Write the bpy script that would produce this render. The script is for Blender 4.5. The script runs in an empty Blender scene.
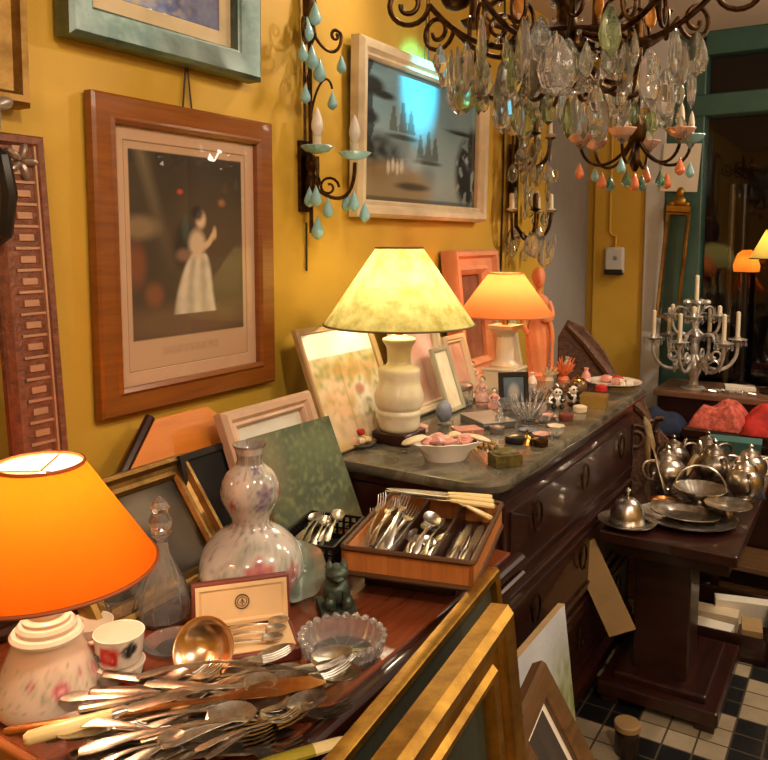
import bpy, bmesh, math, random
from mathutils import Vector, Matrix, Euler, noise
random.seed(7)
PI = math.pi
D = bpy.data
SC = bpy.context.scene
COL = SC.collection

# ------------------------------------------------------------------ camera geometry
F_PX = 780.0; YAW = math.radians(32.07); PITCH = math.radians(5.5); CAM = Vector((1.4, 0, 1.55)); PX, PY = 384.0, 315.0
def ray(px, py):
    xc = (px-PX)/F_PX; yc = -(py-PY)/F_PX
    fh = Vector((-math.sin(YAW), math.cos(YAW), 0)); r = Vector((math.cos(YAW), math.sin(YAW), 0)); z = Vector((0, 0, 1))
    return fh*math.cos(PITCH) - z*math.sin(PITCH) + r*xc + (fh*math.sin(PITCH)+z*math.cos(PITCH))*yc
def at(px, py, ax, v):
    d = ray(px, py); return CAM + d*((v-CAM[ax])/d[ax])
def Xp(px, py, v): return at(px, py, 0, v)
def Yp(px, py, v): return at(px, py, 1, v)
def Zp(px, py, v): return at(px, py, 2, v)
def Dp(px, py, t): return CAM + ray(px, py)*t

T = 0.85      # near table top
K = 0.98      # marble commode top
CEIL = 2.62

# ------------------------------------------------------------------ colours and materials
def lin(c):
    return c/12.92 if c <= .04045 else ((c+.055)/1.055)**2.4
def S(h):
    if isinstance(h, str):
        return tuple(lin(int(h[i:i+2], 16)/255) for i in (0, 2, 4))
    return h
def RGB(r, g, b): return (lin(r/255), lin(g/255), lin(b/255))
def mixc(a, b, t):
    t = max(0., min(1., t)); return tuple(a[i]+(b[i]-a[i])*t for i in range(3))

def newmat(name):
    m = D.materials.new(name); m.use_nodes = True
    nt = m.node_tree; b = nt.nodes['Principled BSDF']
    return m, nt, b
def texco(nt, kind='Object', scale=(1, 1, 1), loc=(0, 0, 0), rot=(0, 0, 0)):
    t = nt.nodes.new('ShaderNodeTexCoord'); mp = nt.nodes.new('ShaderNodeMapping')
    mp.inputs['Scale'].default_value = scale; mp.inputs['Location'].default_value = loc; mp.inputs['Rotation'].default_value = rot
    nt.links.new(t.outputs[kind], mp.inputs[0]); return mp.outputs[0]
def ramp(nt, fac, stops):
    r = nt.nodes.new('ShaderNodeValToRGB'); e = r.color_ramp.elements
    while len(e) < len(stops): e.new(0.5)
    for i, (p, c) in enumerate(stops):
        e[i].position = p; e[i].color = (*S(c), 1)
    nt.links.new(fac, r.inputs[0]); return r.outputs[0]
def noisetex(nt, vec, scale, detail=4, rough=.6, dist=0):
    n = nt.nodes.new('ShaderNodeTexNoise'); n.inputs['Scale'].default_value = scale; n.inputs['Detail'].default_value = detail
    n.inputs['Roughness'].default_value = rough; n.inputs['Distortion'].default_value = dist
    nt.links.new(vec, n.inputs['Vector']); return n.outputs[0]
def bump(nt, b, h, strength, dist=.01):
    n = nt.nodes.new('ShaderNodeBump'); n.inputs['Strength'].default_value = strength; n.inputs['Distance'].default_value = dist
    nt.links.new(h, n.inputs['Height']); nt.links.new(n.outputs[0], b.inputs['Normal'])
def plain(name, c, rough=.5, metal=0., var=.12, scale=12, bmp=0., coat=0., spec=.5):
    m, nt, b = newmat(name); c = S(c)
    v = texco(nt); n = noisetex(nt, v, scale)
    lo = tuple(x*(1-var) for x in c); hi = tuple(min(1, x*(1+var)) for x in c)
    nt.links.new(ramp(nt, n, [(.3, lo), (.7, hi)]), b.inputs['Base Color'])
    b.inputs['Roughness'].default_value = rough; b.inputs['Metallic'].default_value = metal
    b.inputs['Coat Weight'].default_value = coat; b.inputs['Specular IOR Level'].default_value = spec
    if bmp: bump(nt, b, n, bmp)
    return m
def wood(name, c1, c2, rough=.35, scale=(2, 30, 30), coat=.15, rot=(0, 0, 0)):
    m, nt, b = newmat(name)
    v = texco(nt, 'Object', scale, rot=rot); n = noisetex(nt, v, 1.5, 6, .65, .6)
    nt.links.new(ramp(nt, n, [(.25, c1), (.75, c2)]), b.inputs['Base Color'])
    b.inputs['Roughness'].default_value = rough; b.inputs['Coat Weight'].default_value = coat
    bump(nt, b, n, .12, .004); return m
def metal(name, c, rough=.25, c2=None, scale=25):
    m, nt, b = newmat(name); v = texco(nt); n = noisetex(nt, v, scale, 5, .7)
    c = S(c); c2 = S(c2) if c2 else tuple(x*.6 for x in c)
    nt.links.new(ramp(nt, n, [(.35, c2), (.6, c)]), b.inputs['Base Color'])
    b.inputs['Metallic'].default_value = 1; b.inputs['Roughness'].default_value = rough
    return m
def glass(name, c=(1, 1, 1), rough=.02, ior=1.5, tw=.93):
    m, nt, b = newmat(name)
    b.inputs['Base Color'].default_value = (*S(c), 1); b.inputs['Roughness'].default_value = rough
    b.inputs['Transmission Weight'].default_value = tw; b.inputs['IOR'].default_value = ior
    return m
def pane(name, c=(1, 1, 1), refl=1.0):
    """thin flat glass: clear, more mirror-like at grazing angles"""
    m, nt, b = newmat(name); nt.nodes.remove(b); out = nt.nodes['Material Output']; N = nt.nodes.new
    tr = N('ShaderNodeBsdfTransparent'); gl = N('ShaderNodeBsdfGlossy'); lw = N('ShaderNodeLayerWeight'); mx = N('ShaderNodeMixShader')
    pw = N('ShaderNodeMath'); pw.operation = 'POWER'; pw.inputs[1].default_value = 4.5
    ma = N('ShaderNodeMath'); ma.operation = 'MULTIPLY_ADD'; ma.inputs[1].default_value = .9; ma.inputs[2].default_value = .045*refl
    tr.inputs[0].default_value = (*S(c), 1); gl.inputs['Roughness'].default_value = .02
    nt.links.new(lw.outputs['Facing'], pw.inputs[0]); nt.links.new(pw.outputs[0], ma.inputs[0]); nt.links.new(ma.outputs[0], mx.inputs[0])
    nt.links.new(tr.outputs[0], mx.inputs[1]); nt.links.new(gl.outputs[0], mx.inputs[2]); nt.links.new(mx.outputs[0], out.inputs[0])
    return m
def painted(name, rough=.5, coat=0., bmp=0., bscale=60):
    m, nt, b = newmat(name); a = nt.nodes.new('ShaderNodeVertexColor'); a.layer_name = 'Col'
    nt.links.new(a.outputs[0], b.inputs['Base Color']); b.inputs['Roughness'].default_value = rough; b.inputs['Coat Weight'].default_value = coat
    if bmp:
        n = noisetex(nt, texco(nt), bscale); bump(nt, b, n, bmp)
    return m
def shade_mat(name, c, trans=.7, var=.15, scale=14, c2=None):
    """lamp-shade fabric: diffuse + translucent, lit by the bulb inside"""
    m, nt, b = newmat(name); nt.nodes.remove(b); out = nt.nodes['Material Output']
    v = texco(nt); n = noisetex(nt, v, scale, 5, .6)
    c = S(c); lo = S(c2) if c2 else tuple(x*(1-var) for x in c)
    col = ramp(nt, n, [(.35, lo), (.65, c)])
    di = nt.nodes.new('ShaderNodeBsdfDiffuse'); tl = nt.nodes.new('ShaderNodeBsdfTranslucent'); mx = nt.nodes.new('ShaderNodeMixShader'); mx.inputs[0].default_value = trans
    nt.links.new(col, di.inputs[0]); nt.links.new(col, tl.inputs[0]); nt.links.new(di.outputs[0], mx.inputs[1]); nt.links.new(tl.outputs[0], mx.inputs[2]); nt.links.new(mx.outputs[0], out.inputs[0])
    return m
def emis(name, c, s):
    m, nt, b = newmat(name); b.inputs['Base Color'].default_value = (*S(c), 1)
    b.inputs['Emission Color'].default_value = (*S(c), 1); b.inputs['Emission Strength'].default_value = s
    return m

M = {}
M['cherry'] = wood('cherry_wood', '8a4a22', 'b8703a', .32)
M['framebrown'] = wood('brown_frame_wood', '703c14', '96581e', .3, (3, 3, 40))
M['tablewood'] = wood('table_wood', '5e2a16', '8f4a2a', .22, (30, 2, 30), .4)
M['mahogany'] = wood('mahogany', '1c0a06', '38150b', .36, (20, 2, 20), .4)
M['darkwood'] = wood('dark_wood', '1e0e09', '38190f', .35, (3, 20, 20), .2)
M['walnut'] = wood('walnut', '46301a', '705030', .4)
M['board'] = wood('orange_board', 'c8701c', 'e08a30', .4, (2, 2, 18))
M['bamboo'] = wood('wicker_band', 'a8622c', 'd0853f', .45, (60, 60, 4))
M['tanboard'] = plain('tan_board', 'a8895a', .7)
M['gold'] = metal('gilt', 'c09440', .42, '8f682c', 14)
M['oldgold'] = metal('old_gilt', 'a5824a', .48, '7c5e32', 14)
M['brass'] = metal('brass', 'd9a850', .25)
M['bronze'] = metal('bronze_metal', '5c4228', .4, '2a1b0e', 40)
M['iron'] = metal('dark_iron', '4a3626', .42, '22160f', 50)
M['silver'] = metal('silver', 'e0dad0', .28, 'a69e94', 26)
M['silverdull'] = metal('tarnished_silver', 'b0a79c', .3, '685f56', 35)
M['coppery'] = metal('coppery_metal', 'd0945a', .28, 'a56a3a', 20)
M['crystal'] = glass('crystal', (1, 1, 1), .02, 1.5, .94)
M['cutglass'] = glass('cut_glass', (1, 1, 1), .04, 1.45, .9)
M['crystalgrey'] = glass('smoky_crystal', 'e8ece6', .05, 1.5)
M['aquaglass'] = glass('aqua_glass', '8fd6d0', .12, 1.45)
M['coralglass'] = glass('coral_glass', 'e08a5a', .12, 1.45)
M['greenglass'] = glass('pale_green_glass', 'cfe0b0', .05, 1.5)
M['amber'] = plain('amber_glass', 'c98432', .2)
M['aqua'] = plain('aqua_opaline', '8fbfc6', .18, coat=.3)
M['ivory'] = plain('ivory', 'e8cf92', .35, coat=.2)
M['porcelain'] = plain('white_porcelain', 'e6ddd0', .15, coat=.5, var=.03)
M['cream'] = plain('cream_paint', 'd9c6a4', .5)
M['creamdull'] = plain('cream_crackle', 'd8cdb0', .35, coat=.3)
M['matboard'] = plain('mat_board', 'c9a586', .8, var=.04)
M['linen'] = plain('linen_liner', 'cdb890', .8)
M['tealframe'] = metal('teal_grey_frame', '76827c', .45, '4f625c', 8)
M['pinkframe'] = plain('peach_paint', 'dd9a70', .6)
M['paper'] = plain('paper', 'e4dccb', .8, var=.04)
M['black'] = plain('black_cloth', '0c0a0a', .8)
M['blackmetal'] = plain('black_lacquer', '141010', .35)
M['verdigris'] = plain('green_bronze', '465348', .45, .6, .4, 40, .3)
M['dkpict'] = plain('dark_picture', '2a2620', .4)
M['red'] = plain('red_cloth', 'b8281c', .8, var=.35, scale=25, bmp=.4)
M['pattern'] = plain('patterned_cloth', 'c05a4a', .85, var=.6, scale=45, bmp=.3)
M['blue'] = plain('blue_cloth', '1d2a44', .85, bmp=.4)
M['teal'] = plain('teal_cloth', '3d6a64', .8, bmp=.3)
M['greenpaint'] = plain('teal_green_paint', '35584f', .35)
M['whitepaint'] = plain('white_paint', 'c9c6c0', .5, var=.04)
M['grey'] = plain('plain_grey', '8f8a84', .7, var=.05)
M['terracotta'] = plain('peach_terracotta', 'e08a58', .55)
M['coral'] = plain('orange_coral', 'e07a44', .5)
M['bluegrey'] = plain('blue_grey_stone', '6f7486', .4, var=.25, scale=30)
M['pewter'] = plain('pewter', '8f8c86', .35, .8)
M['pinkporc'] = plain('pink_porcelain', 'cf9f90', .25, coat=.4, var=.25, scale=50)
M['moss'] = plain('mossy_brown', '5d5326', .5, .3, .6, 50, .4)
M['goldbox'] = plain('gold_card', 'b08c48', .35, .6)
M['brownstone'] = plain('brown_agate', '6e4e30', .2, var=.5, scale=20, coat=.5)
M['greendish'] = plain('green_grey_glaze', '7e8a7c', .2, .3, .3, 25, coat=.4)
M['velvet'] = plain('cream_velvet', 'd9b788', .9, var=.06)
M['rust'] = plain('red_leather', '6e2f22', .5)
M['cable'] = plain('brown_cable', '2f2216', .6)
M['candle'] = plain('candle_wax', 'e0d4b8', .5, var=.04)
M['pinkshell'] = plain('rose_pink', 'd99a90', .35, var=.2, scale=40)
M['bulb'] = emis('warm_bulb', 'ffd9a0', 22)
M['bulboff'] = plain('frosted_bulb', 'ece4d6', .25, var=.02)
M['pane'] = pane('picture_glass', (1, 1, 1), 1.0)
M['mirror'] = metal('mirror_silver', 'cfc6b8', .04, 'c6bdaf', 5)
M['paint'] = painted('oil_paint', .62, 0, .15)
M['print'] = painted('printed_paper', .75)
M['glaze'] = painted('painted_porcelain', .15, .5)
M['carved'] = plain('carved_brown_wood', '5d3a22', .45, var=.5, scale=60, bmp=.6)

# ------------------------------------------------------------------ mesh building
class MB:
    def __init__(s): s.v = []; s.f = []; s.c = None
    def add(s, vs, fs, mat=None):
        o = len(s.v)
        s.v += [tuple(mat @ Vector(v)) if mat else tuple(v) for v in vs]
        s.f += [tuple(i+o for i in f) for f in fs]; return s
    def box(s, c, d, rot=None, mat=None):
        x, y, z = d[0]/2, d[1]/2, d[2]/2
        vs = [(-x, -y, -z), (x, -y, -z), (x, y, -z), (-x, y, -z), (-x, -y, z), (x, -y, z), (x, y, z), (-x, y, z)]
        m = Matrix.Translation(c)
        if rot: m = m @ Euler(rot).to_matrix().to_4x4()
        if mat: m = mat @ m
        return s.add(vs, [(0, 3, 2, 1), (4, 5, 6, 7), (0, 1, 5, 4), (1, 2, 6, 5), (2, 3, 7, 6), (3, 0, 4, 7)], m)
    def lathe(s, prof, seg=24, mat=None, sx=1, sy=1, wob=None):
        vs = []; fs = []; n = len(prof)
        for j in range(seg):
            a = 2*PI*j/seg
            for (r, z) in prof:
                k = wob(a, z) if wob else 1
                vs.append((r*k*math.cos(a)*sx, r*k*math.sin(a)*sy, z))
        for j in range(seg):
            k = (j+1) % seg
            for i in range(n-1): fs.append((j*n+i, k*n+i, k*n+i+1, j*n+i+1))
        if prof[0][0] > 1e-4 and prof[0] != prof[-1]: fs.append(tuple(j*n for j in range(seg))[::-1])
        if prof[-1][0] > 1e-4 and prof[0] != prof[-1]: fs.append(tuple(j*n+n-1 for j in range(seg)))
        return s.add(vs, fs, mat)
    def tube(s, pts, r, seg=8, closed=False, mat=None, flat=1.0):
        pts = [Vector(p) for p in pts]; n = len(pts)
        rr = r if isinstance(r, (list, tuple)) else [r]*n
        vs = []; fs = []; up = None
        for i, p in enumerate(pts):
            if closed: d = pts[(i+1) % n]-pts[i-1]
            else: d = pts[min(i+1, n-1)]-pts[max(i-1, 0)]
            d.normalize()
            if up is None:
                up = Vector((0, 0, 1)) if abs(d.z) < .9 else Vector((1, 0, 0))
            a = d.cross(up)
            if a.length < 1e-5: a = d.orthogonal()
            a.normalize(); b = a.cross(d); b.normalize(); up = b
            for k in range(seg):
                t = 2*PI*k/seg; vs.append(p+a*math.cos(t)*rr[i]+b*math.sin(t)*rr[i]*flat)
        m = n if closed else n-1
        for i in range(m):
            j = (i+1) % n
            for k in range(seg):
                q = (k+1) % seg; fs.append((i*seg+k, i*seg+q, j*seg+q, j*seg+k))
        if not closed:
            fs.append(tuple(range(seg))[::-1]); fs.append(tuple((n-1)*seg+k for k in range(seg)))
        return s.add(vs, fs, mat)
    def ell(s, c, r, seg=16, rings=10, mat=None, rot=None, wob=None):
        prof = [(math.sin(PI*i/rings), -math.cos(PI*i/rings)) for i in range(rings+1)]
        prof[0] = (1e-5, -1); prof[-1] = (1e-5, 1)
        m = Matrix.Translation(c)
        if rot: m = m @ Euler(rot).to_matrix().to_4x4()
        m = m @ Matrix.Diagonal((r[0], r[1], r[2], 1))
        if mat: m = mat @ m
        return s.lathe(prof, seg, m, wob=wob)
    def prism(s, poly, d0, d1, mat=None):
        """polygon in XZ extruded along y from d0 to d1"""
        n = len(poly); vs = [(x, d0, z) for x, z in poly]+[(x, d1, z) for x, z in poly]
        fs = [tuple(range(n)), tuple(range(n, 2*n))[::-1]]+[(i, i+n, (i+1) % n+n, (i+1) % n) for i in range(n)]
        return s.add(vs, fs, mat)
    def sweep(s, w, h, prof, z0=0, x0=0):
        """mitred rectangular frame: prof = [(inset, depth)] in the XZ plane, front towards -Y"""
        vs = []; fs = []; n = len(prof)
        for (t, d) in prof:
            for (x, z) in ((-w/2+t, t), (w/2-t, t), (w/2-t, h-t), (-w/2+t, h-t)): vs.append((x+x0, -d, z+z0))
        for i in range(n-1):
            for k in range(4):
                q = (k+1) % 4; fs.append((i*4+k, i*4+q, (i+1)*4+q, (i+1)*4+k))
        return s.add(vs, fs)
    def build(s, name, mat, parent=None, smooth=30, colors=None, bevel=0):
        me = D.meshes.new(name); me.from_pydata(s.v, [], s.f); me.update()
        bm = bmesh.new(); bm.from_mesh(me)
        if colors is None: bmesh.ops.remove_doubles(bm, verts=bm.verts, dist=1e-6)
        bmesh.ops.recalc_face_normals(bm, faces=bm.faces); bm.to_mesh(me); bm.free()
        if colors is not None:
            a = me.color_attributes.new('Col', 'FLOAT_COLOR', 'POINT')
            for i, c in enumerate(colors): a.data[i].color = (*c, 1)
        if smooth:
            for p in me.polygons: p.use_smooth = True
            me.set_sharp_from_angle(angle=math.radians(smooth))
        if mat: me.materials.append(mat if not isinstance(mat, str) else M[mat])
        o = D.objects.new(name, me); COL.objects.link(o)
        if parent: o.parent = parent
        if bevel:
            b = o.modifiers.new('bevel', 'BEVEL'); b.width = bevel; b.segments = 2; b.limit_method = 'ANGLE'
        return o

def tag(o, label=None, cat=None, group=None, kind=None):
    if label: o['label'] = label
    if cat: o['category'] = cat
    if group: o['group'] = group
    if kind: o['kind'] = kind
    return o
def thing(name, label, cat, loc=(0, 0, 0), rot=(0, 0, 0), group=None):
    o = D.objects.new(name, None); COL.objects.link(o); o.empty_display_size = .05
    o.location = loc; o.rotation_euler = rot if isinstance(rot, (tuple, list)) else (0, 0, rot)
    return tag(o, label, cat, group)
def solo(name, mb, mat, label, cat, loc=(0, 0, 0), rot=(0, 0, 0), group=None, **k):
    o = mb.build(name, mat, None, **k); o.location = loc; o.rotation_euler = rot if isinstance(rot, (tuple, list)) else (0, 0, rot)
    return tag(o, label, cat, group)
def struct(name, mb, mat, **k):
    return tag(mb.build(name, mat, None, **k), kind='structure')
def inst(src, name, parent, loc, rot=(0, 0, 0), sc=1):
    """a part sharing its mesh with another"""
    o = D.objects.new(name, src if isinstance(src, bpy.types.Mesh) else src.data); COL.objects.link(o); o.parent = parent
    o.location = loc; o.rotation_euler = rot; o.scale = (sc, sc, sc) if not isinstance(sc, tuple) else sc
    return o
def dup(root, loc, rot=None, label=None, sc=None):
    r = root.copy(); COL.objects.link(r); r.location = loc
    if rot is not None: r.rotation_euler = rot if isinstance(rot, (tuple, list)) else (0, 0, rot)
    if label: r['label'] = label
    if sc: r.scale = (sc, sc, sc)
    for ch in root.children:
        c = ch.copy(); COL.objects.link(c); c.parent = r
        for g in ch.children:
            e = g.copy(); COL.objects.link(e); e.parent = c
    return r
def meshof(mb, name, mat, **k):
    o = mb.build(name, mat, None, **k); me = o.data; D.objects.remove(o); return me

def canvas(w, h, nx, ny, fn, y=0, x0=0, z0=0):
    """flat painted sheet in XZ, front -Y; fn(u, v) -> linear rgb"""
    mb = MB(); cols = []
    for j in range(ny+1):
        for i in range(nx+1):
            u, v = i/nx, j/ny; mb.v.append((x0+(u-.5)*w, y, z0+v*h)); cols.append(fn(u, v))
    for j in range(ny):
        for i in range(nx):
            a = j*(nx+1)+i; mb.f.append((a, a+1, a+nx+2, a+nx+1))
    return mb, cols
def paint_lathe(prof, fn, seg=72, sub=4):
    """lathe with a painted surface; fn(angle, z, r) -> linear rgb"""
    pr = []
    for i in range(len(prof)-1):
        for k in range(sub):
            t = k/sub; pr.append((prof[i][0]*(1-t)+prof[i+1][0]*t, prof[i][1]*(1-t)+prof[i+1][1]*t))
    pr.append(prof[-1]); mb = MB(); mb.lathe(pr, seg); cols = []
    for j in range(seg):
        a = 2*PI*j/seg
        for (r, z) in pr: cols.append(fn(a, z, r))
    return mb, cols
def nz(u, v, s=5, seed=0): return noise.noise(Vector((u*s+seed*7.3, v*s-seed*3.1, seed*1.7)))
def el(u, v, cx, cy, rx, ry, soft=.3):
    d = math.hypot((u-cx)/rx, (v-cy)/ry); return max(0., min(1., (1+soft-d)/(2*soft)))
def smooth_prof(pts, n=4):
    """catmull-rom through a lathe profile"""
    out = []
    for i in range(len(pts)-1):
        p0 = pts[max(i-1, 0)]; p1 = pts[i]; p2 = pts[i+1]; p3 = pts[min(i+2, len(pts)-1)]
        for k in range(n):
            t = k/n
            out.append(tuple(max(1e-5 if q == 0 else -9, .5*(2*p1[q]+(p2[q]-p0[q])*t+(2*p0[q]-5*p1[q]+4*p2[q]-p3[q])*t*t+(3*p1[q]-p0[q]-3*p2[q]+p3[q])*t**3)) for q in (0, 1)))
    out.append(pts[-1]); return out
def spiral(c, r0, r1, a0, turns, n=26, u=Vector((1, 0, 0)), w=Vector((0, 0, 1))):
    c = Vector(c); out = []
    for i in range(n+1):
        t = i/n; a = a0+turns*2*PI*t; r = r0+(r1-r0)*t
        out.append(c+u*math.cos(a)*r+w*math.sin(a)*r)
    return out
def bez(p0, p1, p2, p3, n=14):
    p = [Vector(q) for q in (p0, p1, p2, p3)]
    return [p[0]*(1-t)**3+p[1]*3*t*(1-t)**2+p[2]*3*t*t*(1-t)+p[3]*t**3 for t in [i/n for i in range(n+1)]]

PROF = {
    'flat': [(0, 0), (0, .022), (.006, .028), (.045, .024), (.052, .03), (.06, .022), (.06, .008)],
    'teal': [(0, 0), (0, .045), (.01, .052), (.06, .036), (.068, .03), (.07, .02), (.07, .006)],
    'cream': [(0, 0), (0, .03), (.012, .045), (.03, .04), (.04, .026), (.05, .03), (.056, .022), (.056, .006)],
    'gilt': [(0, 0), (0, .02), (.006, .032), (.016, .034), (.022, .022), (.03, .018), (.04, .02), (.046, .012), (.046, .004)],
    'thin': [(0, 0), (0, .014), (.004, .018), (.014, .016), (.018, .012), (.018, .003)],
    'big': [(0, 0), (0, .04), (.008, .052), (.02, .05), (.028, .034), (.05, .026), (.062, .034), (.07, .026), (.078, .016), (.078, .004)],
}
def scale_prof(p, s): return [(a*s, b*s) for a, b in p]
def framed(name, label, cat, w, h, loc, rz, tilt, prof, fmat, fn=None, nx=60, ny=60, mat=None, matw=.0, sheet='paint', glaze=True, group=None, sheetname='picture', back='darkwood'):
    root = thing(name, label, cat, loc, (-tilt, 0, rz), group)
    MB().sweep(w, h, prof).build('frame', fmat, root, smooth=35)
    t = prof[-1][0]; MB().box((0, -.002, h/2), (w-.006, .004, h-.006)).build('backing_board', back, root, smooth=0)
    x0 = t
    if mat:
        MB().sweep(w-2*t+.004, h-2*t+.004, [(0, .0045), (0, .007), (matw[0]-.002, .007), (matw[0], .005)], z0=t-.002).build('mount', mat, root, smooth=0)
        x0 = t+matw[0]
        if len(matw) > 1:
            pass
    if fn:
        mb, c = canvas(w-2*x0+.002, h-2*x0+.002, nx, ny, fn, -.0048, 0, x0-.001)
        mb.build(sheetname, sheet, root, smooth=0, colors=c)
    if glaze:
        MB().add([(-w/2+t-.002, -.0095, t-.002), (w/2-t+.002, -.0095, t-.002), (w/2-t+.002, -.0095, h-t+.002), (-w/2+t-.002, -.0095, h-t+.002)], [(0, 1, 2, 3)]).build('glazing', 'pane', root, smooth=0)
    return root

# ================================================================== SETTING
def floor_mat():
    m, nt, b = newmat('checker_tiles')
    g = nt.nodes.new('ShaderNodeNewGeometry'); mp = nt.nodes.new('ShaderNodeMapping'); s = 1/.27
    mp.inputs['Scale'].default_value = (s, s, 1); mp.inputs['Location'].default_value = (-1.1*s, -2.65*s, .5)
    nt.links.new(g.outputs['Position'], mp.inputs[0])
    ck = nt.nodes.new('ShaderNodeTexChecker'); ck.inputs['Scale'].default_value = 1
    ck.inputs[1].default_value = (*S('1a1a1c'), 1); ck.inputs[2].default_value = (*S('a89a80'), 1)
    nt.links.new(mp.outputs[0], ck.inputs[0])
    br = nt.nodes.new('ShaderNodeTexBrick'); br.offset = 0; br.inputs['Scale'].default_value = 1
    br.inputs['Brick Width'].default_value = 1/3; br.inputs['Row Height'].default_value = 1/3; br.inputs['Mortar Size'].default_value = .012
    nt.links.new(mp.outputs[0], br.inputs[0])
    n = noisetex(nt, mp.outputs[0], 1.5, 5)
    mx = nt.nodes.new('ShaderNodeMix'); mx.data_type = 'RGBA'; mx.blend_type = 'MULTIPLY'; mx.inputs[0].default_value = .5
    nt.links.new(ck.outputs[0], mx.inputs[6]); nt.links.new(ramp(nt, n, [(.3, '8a7a68'), (.7, 'ffffff')]), mx.inputs[7])
    m2 = nt.nodes.new('ShaderNodeMix'); m2.data_type = 'RGBA'; nt.links.new(br.outputs['Fac'], m2.inputs[0])
    nt.links.new(mx.outputs[2], m2.inputs[6]); m2.inputs[7].default_value = (*S('4a4034'), 1)
    nt.links.new(m2.outputs[2], b.inputs['Base Color']); b.inputs['Roughness'].default_value = .35
    return m
def wall_mat(name, c, c2):
    m, nt, b = newmat(name); v = texco(nt, 'Object', (1, 1, 1)); n = noisetex(nt, v, 2.2, 6, .65, .5)
    nt.links.new(ramp(nt, n, [(.3, c2), (.7, c)]), b.inputs['Base Color']); b.inputs['Roughness'].default_value = .55
    bump(nt, b, noisetex(nt, v, 40, 3), .05, .01); return m
M['floor'] = floor_mat()
M['yellow'] = wall_mat('yellow_wall', 'd2a93c', 'c79c30')
M['ceil'] = wall_mat('ceiling_paint', 'd8c8ba', 'cdbcae')
XR, YB, YF = 3.2, 4.4, -1.6
struct('floor', MB().box(((XR)/2, (YB+YF)/2, -.05), (XR+.4, YB-YF+.4, .1)), 'floor', smooth=0)
struct('ceiling', MB().box(((XR)/2, (YB+YF)/2, CEIL+.05), (XR+.4, YB-YF+.4, .1)), 'ceil', smooth=0)
struct('wall_left', MB().box((-.05, (3.75+YF)/2, CEIL/2), (.1, 3.75-YF, CEIL)), 'yellow', smooth=0)
struct('wall_left_end', MB().box((-.05, 4.125, CEIL/2), (.1, .75, CEIL)), 'grey', smooth=0)  # last stretch of the left wall, coloured grey
struct('wall_right', MB().box((XR+.05, (YB+YF)/2, CEIL/2), (.1, YB-YF, CEIL)), 'yellow', smooth=0)
struct('wall_front', MB().box((XR/2, YF-.05, CEIL/2), (XR, .1, CEIL)), 'yellow', smooth=0)
struct('wall_back', MB().box((.19, YB+.1, CEIL/2), (.28, .2, CEIL)).box((.025, YB+.115, CEIL/2), (.05, .17, CEIL)), 'yellow', smooth=0)
struct('trim_1', MB().box((.38, YB+.09, CEIL/2), (.1, .22, CEIL)), 'whitepaint', smooth=0, bevel=.006)
# shop window: teal-green joinery and dark panes
mbw = MB()
mbw.box((.525, YB+.05, 1.31), (.19, .12, 2.62)).box(((XR+.53)/2, YB+.04, 2.245), (XR-.53, .14, .11)).box(((XR+.53)/2, YB+.05, 2.56), (XR-.53, .12, .12))
mbw.box((1.62, YB+.05, 1.1), (.09, .12, 2.2)).box(((XR+.53)/2, YB+.05, .2), (XR-.53, .12, .4)).box((.56, YB+.05, 2.4), (.06, .1, .22)).box((1.3, YB+.05, 2.4), (.05, .08, .22))
win = struct('window_1', mbw, 'greenpaint', smooth=0, bevel=.008)
MB().add([(.6, YB+.06, .35), (XR, YB+.06, .35), (XR, YB+.06, 2.2), (.6, YB+.06, 2.2), (.58, YB+.06, 2.28), (XR, YB+.06, 2.28), (XR, YB+.06, 2.52), (.58, YB+.06, 2.52)], [(0, 1, 2, 3), (4, 5, 6, 7)]).build('window_pane', pane('shop_glass', (.75, .8, .8), 1.25), win, smooth=0)
# street beyond the window
struct('street_ground', MB().box((2.2, 8.2, -.1), (12, 7.4, .1)), plain('asphalt', '15161a', .5), smooth=0)
mbf = MB().box((2.2, 11.0, 2.5), (12, .3, 5))
for i in range(7): mbf.box((-2.6+i*1.6, 10.83, 1.1), (.9, .06, 2.0)).box((-2.6+i*1.6, 10.83, 3.4), (.8, .06, 1.3))
struct('street_facade', mbf, plain('night_stone', '2a2826', .8), smooth=0)

# conduit and intercom on the yellow pier
t = thing('door_intercom', 'small white box with a dark lower edge on yellow pillar', 'intercom', (.175, YB, 1.36))
MB().box((0, -.02, .075), (.105, .04, .15)).build('housing', 'whitepaint', t, bevel=.012)
MB().box((0, -.03, .012), (.1, .05, .03)).build('lower_trim', 'blackmetal', t, bevel=.006)
MB().ell((.01, -.041, .09), (.012, .006, .012)).build('button', 'grey', t)
solo('wall_cable', MB().tube([(.14, YB-.008, 2.6), (.14, YB-.008, 1.62), (.142, YB-.008, 1.59), (.155, YB-.008, 1.575), (.175, YB-.008, 1.57), (.175, YB-.012, 1.515)], .007), 'yellow', 'painted cable running down yellow pillar to white box', 'cable')
solo('notice_sheet', MB().box((0, 0, 0), (.19, .004, .25)).box((0, -.0035, .02), (.15, .003, .01)).box((.02, -.0035, -.03), (.1, .003, .008)), 'paper', 'white paper sheet pinned on post beside shop window', 'paper', (.51, YB-.03, 1.93), (0, .06, 0), smooth=0)

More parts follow.
